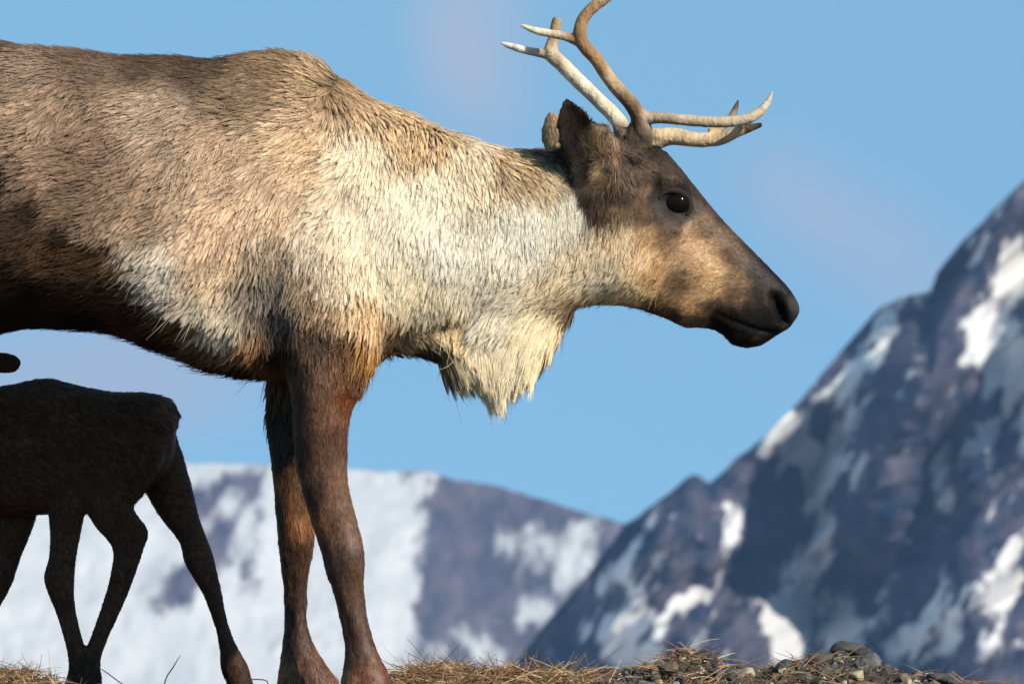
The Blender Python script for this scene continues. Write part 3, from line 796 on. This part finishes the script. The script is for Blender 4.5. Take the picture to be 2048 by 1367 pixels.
# ================================================================== GROUND
PR = np.array([(-3000, 1440), (-400, 1430), (-100, 1372), (0, 1352), (60, 1350), (100, 1362), (160, 1405), (250, 1425), (500, 1430), (700, 1425), (770, 1395), (800, 1352), (850, 1342), (950, 1350), (1050, 1350), (1200, 1348), (1290, 1330), (1340, 1310), (1380, 1298), (1420, 1312), (1470, 1335),
    (1520, 1345), (1560, 1335), (1640, 1318), (1690, 1304), (1730, 1318), (1800, 1342), (1900, 1352), (1960, 1372), (2050, 1400), (2300, 1430), (5000, 1440)], float)
def ground_h(x, y):
    k = (CD + y) / CD
    px = x / k * S + 1024
    crest = np.interp(px, PR[:, 0], PR[:, 1])
    hm = (1440 - crest) / S
    near = np.abs(y) < 3
    g = np.where(near, np.exp(-((y - 0.12) / 0.30) ** 2), 0)
    h = hm * g
    fade = np.exp(-(np.hypot(x, y) / 6.0) ** 2)
    h = h + 0.012 * fbm(x * 5, y * 5, None, 4, 2) * fade - 0.006
    # falls away towards the camera and steeply behind the crest
    h = h - 0.10 * np.maximum(0, -(y + 0.6)) ** 1.0 * (y > -30) - 3.0 * (y <= -30) - 0.02 * np.maximum(0, -y - 30)
    b = np.maximum(0, y - 0.9)
    h = h - 190 * (1 - np.exp(-b / 420.0)) - 0.12 * np.minimum(b, 20)
    h = h + 0.02 * np.exp(-((y - .5) / .25) ** 2) * (px < 760)
    h = h + 6 * fbm(x / 160, y / 160, None, 4, 12) * np.clip((np.hypot(x, y) - 40) / 300, 0, 1)
    return h
def axis(fine, n_f, far, n_c):
    a = np.linspace(0, fine, n_f)
    b = fine * (far / fine) ** (np.linspace(0, 1, n_c + 1)[1:])
    h = np.concatenate([a, b]); return np.concatenate([-h[::-1][:-1], h])
gx = axis(1.6, 200, 14000, 90); gy = axis(0.9, 110, 14000, 90)
X, Y = np.meshgrid(gx, gy)
Z = ground_h(X.ravel(), Y.ravel())
def grid_faces(nx, ny):
    i = np.arange(nx - 1)[None, :] + nx * np.arange(ny - 1)[:, None]
    i = i.ravel()
    return np.stack([i, i + 1, i + nx + 1, i + nx], 1)
def fast_mesh(name, co, faces, mat, smooth=True):
    me = bpy.data.meshes.new(name)
    me.from_pydata(co.tolist(), [], faces.tolist())
    if smooth: me.polygons.foreach_set('use_smooth', [True] * len(me.polygons))
    me.materials.append(mat)
    return me
gm, n_, l_, b_ = new_mat('tundra_soil')
tc = n_.new('ShaderNodeTexCoord')
a_ = n_.new('ShaderNodeTexNoise'); a_.inputs['Scale'].default_value = 38; a_.inputs['Detail'].default_value = 8
l_.new(tc.outputs['Object'], a_.inputs['Vector'])
cr = n_.new('ShaderNodeValToRGB')
cr.color_ramp.elements[0].position = .3; cr.color_ramp.elements[0].color = (.014, .012, .010, 1)
cr.color_ramp.elements[1].position = .72; cr.color_ramp.elements[1].color = (.09, .065, .042, 1)
l_.new(a_.outputs['Fac'], cr.inputs[0])
sx = n_.new('ShaderNodeSeparateXYZ'); l_.new(tc.outputs['Object'], sx.inputs[0])
mr = n_.new('ShaderNodeMapRange'); mr.inputs['From Min'].default_value = -6; mr.inputs['From Max'].default_value = -60; l_.new(sx.outputs['Z'], mr.inputs['Value'])
mxc = n_.new('ShaderNodeMix'); mxc.data_type = 'RGBA'; l_.new(mr.outputs[0], mxc.inputs['Factor']); l_.new(cr.outputs[0], mxc.inputs[6]); mxc.inputs[7].default_value = (.78, .79, .82, 1)
l_.new(mxc.outputs[2], b_.inputs['Base Color']); b_.inputs['Roughness'].default_value = .95
bp = n_.new('ShaderNodeBump'); bp.inputs['Strength'].default_value = .8; bp.inputs['Distance'].default_value = .01
l_.new(a_.outputs['Fac'], bp.inputs['Height']); l_.new(bp.outputs[0], b_.inputs['Normal'])
go = bpy.data.objects.new('ground', fast_mesh('ground', np.stack([X.ravel(), Y.ravel(), Z], 1), grid_faces(len(gx), len(gy)), gm)); link(go)
tag(go, kind='structure')

def G(px, y):
    k = (CD + y) / CD; x = (px - 1024) / S * k
    return x, float(ground_h(np.array([x]), np.array([y]))[0])

# rocks
def rock_mat(name, c0, c1, scale=60):
    m, n, l, b = new_mat(name)
    tc = n.new('ShaderNodeTexCoord'); a = n.new('ShaderNodeTexNoise'); a.inputs['Scale'].default_value = scale; a.inputs['Detail'].default_value = 8; a.inputs['Roughness'].default_value = .65
    l.new(tc.outputs['Object'], a.inputs['Vector'])
    r = n.new('ShaderNodeValToRGB'); r.color_ramp.elements[0].position = .35; r.color_ramp.elements[0].color = c0 + (1,); r.color_ramp.elements[1].position = .7; r.color_ramp.elements[1].color = c1 + (1,)
    l.new(a.outputs['Fac'], r.inputs[0]); l.new(r.outputs[0], b.inputs['Base Color'])
    bp = n.new('ShaderNodeBump'); bp.inputs['Strength'].default_value = .7; bp.inputs['Distance'].default_value = .004
    l.new(a.outputs['Fac'], bp.inputs['Height']); l.new(bp.outputs[0], b.inputs['Normal']); b.inputs['Roughness'].default_value = .85
    return m
MR = {'dark': rock_mat('dark_rock', (.018, .018, .018), (.085, .08, .072)), 'grey': rock_mat('grey_rock', (.05, .05, .047), (.17, .165, .15)), 'tan': rock_mat('tan_rock', (.28, .22, .13), (.5, .42, .28)), 'brown': rock_mat('brown_rock', (.05, .035, .025), (.2, .15, .10))}
def rock_geo(sc, seed, sub=4, ang=.58):
    bm = bmesh.new(); bmesh.ops.create_icosphere(bm, subdivisions=sub, radius=1)
    c = np.array([v.co[:] for v in bm.verts])
    rr = np.random.default_rng(seed)
    # chip planes off the ball for facets
    for _ in range(14):
        nrm = rr.normal(size=3); nrm /= np.linalg.norm(nrm); d = rr.uniform(.55, .9)
        k = c @ nrm - d
        c = c - nrm * (np.maximum(k, 0) * ang * 1.7)[:, None]
    c *= (1 + .10 * fbm(c[:, 0] * 2 + seed, c[:, 1] * 2, c[:, 2] * 2, 4, seed))[:, None]
    c *= np.array(sc)
    f = [tuple(v.index for v in p.verts) for p in bm.faces]; bm.free()
    return c, f
ROCKS = [  # px, y, half sizes m, mat, sink, tilt, label
    (1905, .02, (.060, .04, .018), 'dark', .35, -8, 'smooth long dark stone lying at the right end of the ridge'),
    (1688, .10, (.046, .04, .021), 'dark', .35, 6, 'large rounded dark rock on top of the right hand mound'),
    (1492, -.02, (.020, .018, .013), 'tan', .1, 12, 'pale yellowish stone on the right flank of the grassy mound'),
    (1640, .04, (.028, .025, .020), 'dark', .3, 0, 'dark angular rock just left of the large rounded rock'),
    (1570, .02, (.019, .016, .015), 'dark', .2, 30, 'small dark upright rock in the dip between both mounds'),
    (1345, -.03, (.030, .02, .018), 'brown', .3, -14, 'brown rock on the left flank of the grassy mound'),
    (1290, -.10, (.040, .03, .014), 'grey', .3, 2, 'flat grey stone at the left foot of the grassy mound'),
    (1742, .02, (.024, .02, .018), 'grey', .3, 20, 'grey chipped rock just right of the large rounded rock'),
    (1800, -.02, (.026, .02, .015), 'brown', .3, 0, 'brown rock half buried left of the smooth long stone'),
    (1430, -.05, (.022, .02, .014), 'dark', .3, -20, 'dark flat rock below the tip of the grassy mound'),
    (1612, -.06, (.014, .012, .010), 'grey', .1, 20, 'small light grey stone in front of the dark angular rock'),
    (1715, -.06, (.016, .013, .010), 'tan', .2, 0, 'small tan stone in front of the large rounded rock'),
]
for i, (rpx, ry, sc, m, sink, tilt, lab) in enumerate(ROCKS):
    c, f = rock_geo(sc, 30 + i)
    x, h = G(rpx, ry)
    t = R(tilt); cx = c[:, 0] * math.cos(t) - c[:, 2] * math.sin(t); cz = c[:, 0] * math.sin(t) + c[:, 2] * math.cos(t)
    c = np.stack([cx, c[:, 1], cz], 1)
    o = mesh_obj('rock', c, f, MR[m]); o.location = (x, ry, h + sc[2] * (1 - 2 * sink))
    tag(o, lab, 'rock', 'rocks along the stony ridge')
# gravel, one object
gv, gf = [], []; base = [rock_geo((1, 1, 1), s, 2, .85) for s in range(60, 68)]
mats = []
for i in range(7500):
    a = rng.random()
    if a < .72: gpx = rng.uniform(1180, 2080)
    elif a < .9: gpx = rng.uniform(760, 1250)
    else: gpx = rng.uniform(-300, 500)
    y = rng.normal(.02, .20)
    x, h = G(gpx, y)
    s_ = .0026 * math.exp(rng.normal(.4, .6)); s_ = min(s_, .014)
    c, f = base[i % 8]
    q = rng.normal(size=(3, 3)); q, _ = np.linalg.qr(q)
    c = (c * np.array([1, rng.uniform(.6, 1), rng.uniform(.5, .9)])) @ q * s_ + np.array([x, y, h + s_ * .4])
    b0 = len(gv); gv.extend(c.tolist()); gf.extend([tuple(k + b0 for k in t) for t in f]); mats.extend([[0, 0, 0, 0, 0, 1, 3, 3, 3, 1, 0, 2][int(rng.random() * 12)]] * len(f))
me = bpy.data.meshes.new('gravel'); me.from_pydata(gv, [], gf)
for k in ('dark', 'grey', 'tan', 'brown'): me.materials.append(MR[k])
me.polygons.foreach_set('material_index', mats)
go = bpy.data.objects.new('gravel', me); link(go); tag(go, 'dark crumbly gravel and soil crumbs covering the ridge', 'gravel', kind='stuff')

# dry grass: ribbons of bent straw
def straw_mat(name, a, b2):
    m, n, l, b = new_mat(name)
    at = n.new('ShaderNodeAttribute'); at.attribute_name = 'col'
    l.new(at.outputs['Color'], b.inputs['Base Color']); b.inputs['Roughness'].default_value = .6
    return m
ST = straw_mat('dry_straw', 0, 0)
def straws(n, sampler, name, label, lmin, lmax, cat='dry grass', up=.5):
    V, F, C = [], [], []
    for i in range(n):
        x, y, z, kind = sampler()
        L = rng.uniform(lmin, lmax) * (1.6 if rng.random() < .06 else 1)
        az = rng.uniform(0, 2 * math.pi); el = abs(rng.normal(0, up)); el = min(el, 1.45)
        d = np.array([math.cos(az) * math.cos(el), math.sin(az) * math.cos(el), math.sin(el)])
        bend = rng.normal(0, .35, 3); bend[2] -= .35
        w = rng.uniform(.0005, .0012)
        sd = np.cross(d, rng.normal(size=3)); sd /= np.linalg.norm(sd)
        up_ = np.cross(d, sd)
        b0 = len(V); K = 5
        p = np.array([x, y, z]) - d * L * .1
        tone = rng.random()
        col = [(.36, .20, .09), (.26, .12, .055), (.15, .075, .04), (.52, .38, .21), (.20, .10, .05), (.10, .10, .04)][min(5, int(rng.random() ** 1.3 * 6))]
        for k in range(K + 1):
            t = k / K; ww = w * (1 - .6 * t)
            q = p + (d * t + bend * t * t * .5) * L
            for a in (0, 2.09, 4.19): V.append(tuple(q + (sd * math.cos(a) + up_ * math.sin(a)) * ww)); C.append(col)
        for k in range(K):
            for a in range(3):
                i0 = b0 + k * 3 + a; i1 = b0 + k * 3 + (a + 1) % 3
                F.append((i0, i1, i1 + 3, i0 + 3))
    me = bpy.data.meshes.new(name); me.from_pydata(V, [], F); color_mesh(me, np.array(C)); me.materials.append(ST)
    o = bpy.data.objects.new(name, me); link(o); return tag(o, label, cat, kind='stuff')
def samp_right():
    while True:
        p_ = rng.uniform(770, 2060)
        dn = 1.0 if p_ < 1180 else .07 + .28 * math.exp(-((p_ - 1370) / 70) ** 2) + .2 * math.exp(-((p_ - 1600) / 60) ** 2)
        if rng.random() < dn: break
    y = rng.normal(.0, .16); x, h = G(p_, y); return x, y, h + rng.uniform(0, .014), 0
straws(5200, samp_right, 'dry_grass', 'matted rust and straw coloured dry grass on the ridge right of the hooves', .02, .065, up=.35)
def samp_left():
    p_ = rng.normal(10, 75); y = rng.normal(.0, .14); x, h = G(p_, y); return x, y, h + rng.uniform(0, .012), 0
straws(1000, samp_left, 'dry_grass', 'tuft of straw and greenish grass at the lower left corner', .02, .05, up=.5)
def samp_mid():
    p_ = rng.uniform(150, 790); y = rng.normal(.1, .2); x, h = G(p_, y); return x, y, h, 0
straws(1200, samp_mid, 'dry_grass', 'sparse short dry grass around the hooves', .01, .028, up=.3)
# single bare stem standing against the snow
def stem(points, label, r=1.3, y=0.0, grp='loose grass stems at the frame bottom', mat=None):
    sp = Soup(); sp.tube([(a, b, 0, r if i < len(points) - 1 else .5) for i, (a, b) in enumerate(points)], y, n=6)
    o = mesh_obj('grass_stem', sp.v, sp.f, mat or SM); return tag(o, label, 'grass stem', grp)
SM, n_, l_, b_ = new_mat('bare_stem'); b_.inputs['Base Color'].default_value = (.05, .035, .025, 1)
stem([(318, 1430), (330, 1362), (345, 1335), (361, 1309)], 'thin bare grass stem leaning right against the snow between the legs')
stem([(300, 1400), (245, 1367), (215, 1345), (196, 1333)], 'thin stem leaning left against the foot of the calf', 1.2)
stem([(470, 1400), (476, 1372), (492, 1359), (530, 1359), (536, 1372), (536, 1400)], 'looped grass stem bent over by the rear hoof of the calf', 1.2)

# ================================================================== MOUNTAINS
def mountain(name, D0, sil, px0, px1, py1, step, blobs_light, blobs_snow, slope, relief, fine, seed, mat, bias, tilt=0.0, streak=1.0):
    """front face laid out by bearing and elevation, leaning back with height; then a back slope"""
    nx = int((px1 - px0) / step) + 1
    pxs = np.linspace(px0, px1, nx)
    sil = np.array(sil, float)
    top = np.interp(pxs, sil[:, 0], sil[:, 1])
    top = top + 5 * fbm(pxs / 40, pxs * 0, None, 3, seed) + 1.5 * fbm(pxs / 9, pxs * 0, None, 2, seed + 3)
    ny = int((py1 - min(sil[:, 1].min(), 300)) / step) // 1
    ny = min(ny, 330)
    t = np.linspace(0, 1, ny)
    PX, T = np.meshgrid(pxs, t)
    PYg = top[None, :] + (py1 - top[None, :]) * T ** 1.15
    fx, fy = PX.ravel(), PYg.ravel()
    wx = 40 * fbm(fx / 38, fy / 50, None, 6, seed + 31, .68); wy = 40 * fbm(fx / 38, fy / 50, None, 6, seed + 51, .68)
    lit = np.full(len(fx), bias, float)
    for b in blobs_light: lit = lit + 1.3 * b[5] * gauss(fx + wx, fy + wy, *b[:5])
    lit = lit + 1.1 * fbm(fx / 60 + .35 * fy / 60, fy / 120, None, 5, seed + 5, .6)
    lit = np.clip(lit, -1.5, 2.0).reshape(ny, nx)
    dx = pxs[1] - pxs[0]
    rel = -np.cumsum(lit, axis=1) * dx          # towards the viewer positive
    # take off the drift, keeping ribs
    kern = int(520 / dx) | 1
    pad = np.pad(rel, ((0, 0), (kern // 2, kern // 2)), mode='edge')
    cs = np.cumsum(np.pad(pad, ((0, 0), (1, 0))), axis=1)
    mean = (cs[:, kern:] - cs[:, :-kern]) / kern
    rel = rel - mean * .8 + tilt * (PX - 1500)
    rel = rel * relief + 10 * fine * fbm(PX / 22, PYg / 26, None, 5, seed + 8, .55)
    m_px = D0 / CD / S
    depth = D0 + ((py1 - PYg) * m_px) / math.tan(R(slope)) - rel * m_px
    X = (PX - 1024) / S / CD * depth; Yd = depth - CD; Zz = CZ + (HPY - PYg) / S / CD * depth
    co = np.stack([X.ravel(), Yd.ravel(), Zz.ravel()], 1)
    # gullies and ledges hold snow in slanting streaks
    snow = .62 * fbm((fx + .5 * fy) / 26, (fy - .3 * fx) / 90, None, 5, seed + 61, .62) * streak
    for b in blobs_snow: snow = snow + b[5] * gauss(fx + wx, fy + wy, *b[:5])
    # back slope rows
    back = []
    for q in (1, 2, 3, 4):
        r = co[:nx].copy(); r[:, 1] += q * D0 * .05; r[:, 2] -= q * q * D0 * .012; r[:, 0] *= 1 + q * .05
        back.append(r)
    co_all = np.concatenate(back[::-1] + [co]); snow_all = np.concatenate([snow[:nx]] * 4 + [snow])
    f = grid_faces(nx, ny + 4)[:, ::-1]
    me = fast_mesh(name, co_all, f, mat)
    a = me.attributes.new('snow', 'FLOAT', 'POINT'); a.data.foreach_set('value', snow_all.astype(np.float32))
    o = bpy.data.objects.new(name, me); link(o); tag(o, kind='structure')
    return o

def mountain_mat(name, rock0, rock1, m_px, thr=.5, amp=.5, soft=.17, snow_c=.58):
    m, n, l, b = new_mat(name)
    tc = n.new('ShaderNodeTexCoord'); mp = n.new('ShaderNodeMapping'); s_ = 1 / (m_px * 60)
    mp.inputs['Scale'].default_value = (s_, s_ * .2, s_ * .62); mp.inputs['Rotation'].default_value = (0, R(22), 0)
    l.new(tc.outputs['Object'], mp.inputs[0])
    no = n.new('ShaderNodeTexNoise'); no.inputs['Scale'].default_value = 1; no.inputs['Detail'].default_value = 9; no.inputs['Roughness'].default_value = .68
    l.new(mp.outputs[0], no.inputs['Vector'])
    at = n.new('ShaderNodeAttribute'); at.attribute_name = 'snow'
    ma = n.new('ShaderNodeMath'); ma.operation = 'MULTIPLY_ADD'; l.new(no.outputs['Fac'], ma.inputs[0]); ma.inputs[1].default_value = amp * 4; l.new(at.outputs['Fac'], ma.inputs[2])
    mr = n.new('ShaderNodeMapRange'); mr.interpolation_type = 'SMOOTHSTEP'
    mr.inputs['From Min'].default_value = thr + amp * 2 - soft; mr.inputs['From Max'].default_value = thr + amp * 2 + soft
    l.new(ma.outputs[0], mr.inputs['Value'])
    r2 = n.new('ShaderNodeTexNoise'); r2.inputs['Scale'].default_value = 1.3; r2.inputs['Detail'].default_value = 5
    l.new(mp.outputs[0], r2.inputs['Vector'])
    cr = n.new('ShaderNodeValToRGB'); cr.color_ramp.elements[0].position = .35; cr.color_ramp.elements[0].color = rock0 + (1,); cr.color_ramp.elements[1].position = .65; cr.color_ramp.elements[1].color = rock1 + (1,)
    l.new(r2.outputs['Fac'], cr.inputs[0])
    mx = n.new('ShaderNodeMix'); mx.data_type = 'RGBA'; l.new(mr.outputs[0], mx.inputs['Factor']); l.new(cr.outputs[0], mx.inputs[6]); mx.inputs[7].default_value = (snow_c, snow_c, snow_c, 1)
    l.new(mx.outputs[2], b.inputs['Base Color']); b.inputs['Roughness'].default_value = .95; b.inputs['Specular IOR Level'].default_value = .1
    return m

D1 = 3600.0; D2 = 6000.0
m1 = mountain_mat('mountain_rock_and_snow', (.010, .022, .050), (.085, .075, .10), D1 / CD / S, .5, .50, .22)
m2 = mountain_mat('hill_rock_and_snow', (.05, .052, .075), (.12, .10, .12), D2 / CD / S, .5, .55, .48, .50)
SIL1 = [(400, 1900), (700, 1640), (900, 1450), (1030, 1325), (1100, 1235), (1180, 1145), (1250, 1050), (1300, 1012), (1350, 975), (1372, 955), (1392, 945), (1418, 965), (1480, 912), (1530, 872), (1600, 800), (1650, 740), (1700, 680), (1760, 612), (1800, 592), (1862, 580), (1876, 540), (1920, 490), (1980, 428), (2048, 358), (2150, 262), (2300, 130), (2500, 10), (2700, -40), (3000, 60), (3600, 400), (4200, 1000)]
L1 = [ # light(+)/shade(-) facing of the ribs: cx, cy, rx, ry, ang, v
    (1450, 1000, 150, 90, 0, 1.1), (1440, 1090, 140, 60, -30, .5), (1560, 1000, 70, 90, 10, .8), (1640, 760, 40, 70, 40, .9), (1590, 870, 50, 50, 0, 1.0), (1740, 690, 80, 32, -40, 1.2), (1560, 1250, 90, 100, -20, 2.2), (1380, 1210, 110, 50, -30, .9), (1180, 1300, 60, 80, 0, -.3),
    (1960, 690, 60, 90, 0, 1.3), (2030, 540, 60, 70, 0, 1.2), (1830, 960, 26, 140, 12, 1.5), (1890, 700, 30, 110, 15, .9), (1975, 880, 30, 50, 0, 1.0), (2010, 1190, 60, 110, 0, 1.3), (2040, 1100, 40, 50, 0, .8), (1950, 620, 90, 40, -30, .8),
    (1720, 900, 70, 130, 25, -1.0), (1690, 1080, 60, 180, 0, -.9), (1850, 1200, 110, 120, 0, -1.1), (1920, 1000, 50, 120, 0, -.9), (2035, 790, 45, 120, 0, -1.4), (1180, 1180, 60, 130, 40, -1.2), (1120, 1290, 80, 50, 0, -.8), (1930, 500, 50, 50, -45, -.9), (1640, 980, 40, 80, 0, -.8)]
N1 = [ # snow
    (1590, 870, 46, 42, 0, 1.4), (1605, 930, 22, 60, 0, 1.3), (1560, 905, 40, 18, 20, .8), (1720, 725, 70, 20, -42, 1.3), (1785, 640, 30, 36, 0, 1.0), (1835, 590, 40, 18, 0, .8), (1965, 690, 34, 58, 0, 1.6), (1960, 640, 50, 20, 0, .6), (2032, 525, 42, 50, -10, 1.6),
    (1975, 878, 20, 36, 0, 1.2), (1570, 1265, 46, 70, -10, 1.5), (1610, 1150, 26, 90, 15, 1.3), (1520, 1235, 36, 30, 0, .9), (1395, 1195, 50, 22, -30, 1.3), (1300, 1235, 26, 30, 0, .8), (1456, 1045, 16, 46, 8, 1.1), (1470, 1010, 24, 14, 0, .5), (2000, 1185, 30, 46, 0, 1.2), (2040, 1095, 28, 22, 0, 1.0),
    (1690, 880, 40, 110, 20, .75), (1640, 1000, 30, 90, 0, .7), (2035, 760, 46, 130, 0, 1.1), (1880, 1180, 60, 90, 20, .55), (1700, 1260, 60, 60, 0, .8), (1230, 1130, 60, 30, -40, .6), (1180, 1250, 60, 60, 0, .55), (1260, 1280, 60, 50, 0, .5), (1880, 980, 26, 60, 0, .6), (1800, 1290, 60, 60, 0, .5), (1990, 1300, 60, 30, 0, .6), (1290, 1330, 90, 30, 0, .7),
    (1460, 960, 90, 50, 0, -.5), (1800, 1060, 60, 110, 0, -.4), (1780, 860, 26, 120, 0, -.3)]
mountain('mountain', D1, SIL1, 300, 4200, 2100, 7, L1, N1, 60, 2.7, 1.2, 11, m1, -.30, .15, 1.6)
SIL2 = [(-3500, 1150), (-1800, 1000), (-900, 960), (0, 948), (380, 925), (540, 930), (700, 938), (860, 942), (900, 956), (1000, 975), (1100, 1000), (1200, 1032), (1260, 1048), (1500, 1110), (2000, 1150), (3000, 1190), (4500, 1260)]
L2 = [(600, 1150, 600, 300, 0, .35), (1000, 1100, 120, 200, 0, -.35), (400, 1000, 60, 70, 30, -.5), (330, 1160, 60, 60, 0, -.4)]
edge = [(330, 1100, 900, 300, 0, 1.5)]
N2 = [(360, 1150, 420, 420, 0, 1.6), (730, 1000, 120, 90, 0, 1.0), (740, 1150, 70, 150, 0, 1.0), (750, 1280, 60, 90, 0, .8), (-600, 1150, 700, 400, 0, 2.0), (845, 965, 26, 16, 0, .7),
    (930, 1120, 70, 140, 0, -1.3), (1000, 1000, 120, 40, 12, -1.2), (860, 1200, 30, 120, 5, -.9), (920, 1010, 50, 50, 0, -.7),
    (440, 985, 70, 26, -30, -1.35), (430, 1080, 46, 90, 20, -1.25), (500, 1150, 36, 90, 0, -1.15), (340, 1180, 60, 60, 0, -1.9), (420, 1110, 90, 60, 60, -.5), (510, 1000, 30, 60, 0, -.9), (390, 1040, 40, 60, 0, -.6),
    (1080, 1080, 110, 60, 10, .38), (1020, 1070, 40, 30, 0, .3), (1130, 1150, 40, 26, -30, .8), (960, 1290, 80, 24, 45, 1.0), (860, 1290, 30, 36, 0, .6), (1160, 1090, 60, 30, -30, .5), (1060, 1220, 40, 30, 0, .5), (840, 1180, 26, 20, 0, .6)]
mountain('hill', D2, SIL2, -3400, 4400, 2000, 9, L2, N2, 38, .5, .8, 23, m2, .15, 0, 1.1)

# ================================================================== AIR
hz, n_, l_, b_ = new_mat('air')
n_.remove(b_)
vp = n_.new('ShaderNodeVolumePrincipled'); vp.inputs['Density'].default_value = 4.2e-5; vp.inputs['Color'].default_value = (.30, .56, 1, 1); vp.inputs['Anisotropy'].default_value = 0.0
l_.new(vp.outputs[0], n_['Material Output'].inputs['Volume'])
hb = 14500.0; z0 = float(Z.min()) - 1.0; z1 = 900.0
o = mesh_obj('haze', [(a, b, c) for a in (-hb, hb) for b in (-hb, hb) for c in (z0, z1)], [(0, 1, 3, 2), (4, 6, 7, 5), (0, 4, 5, 1), (2, 3, 7, 6), (0, 2, 6, 4), (1, 5, 7, 3)], hz, smooth=False)
tag(o, 'thin blue mountain air', 'haze', kind='stuff')
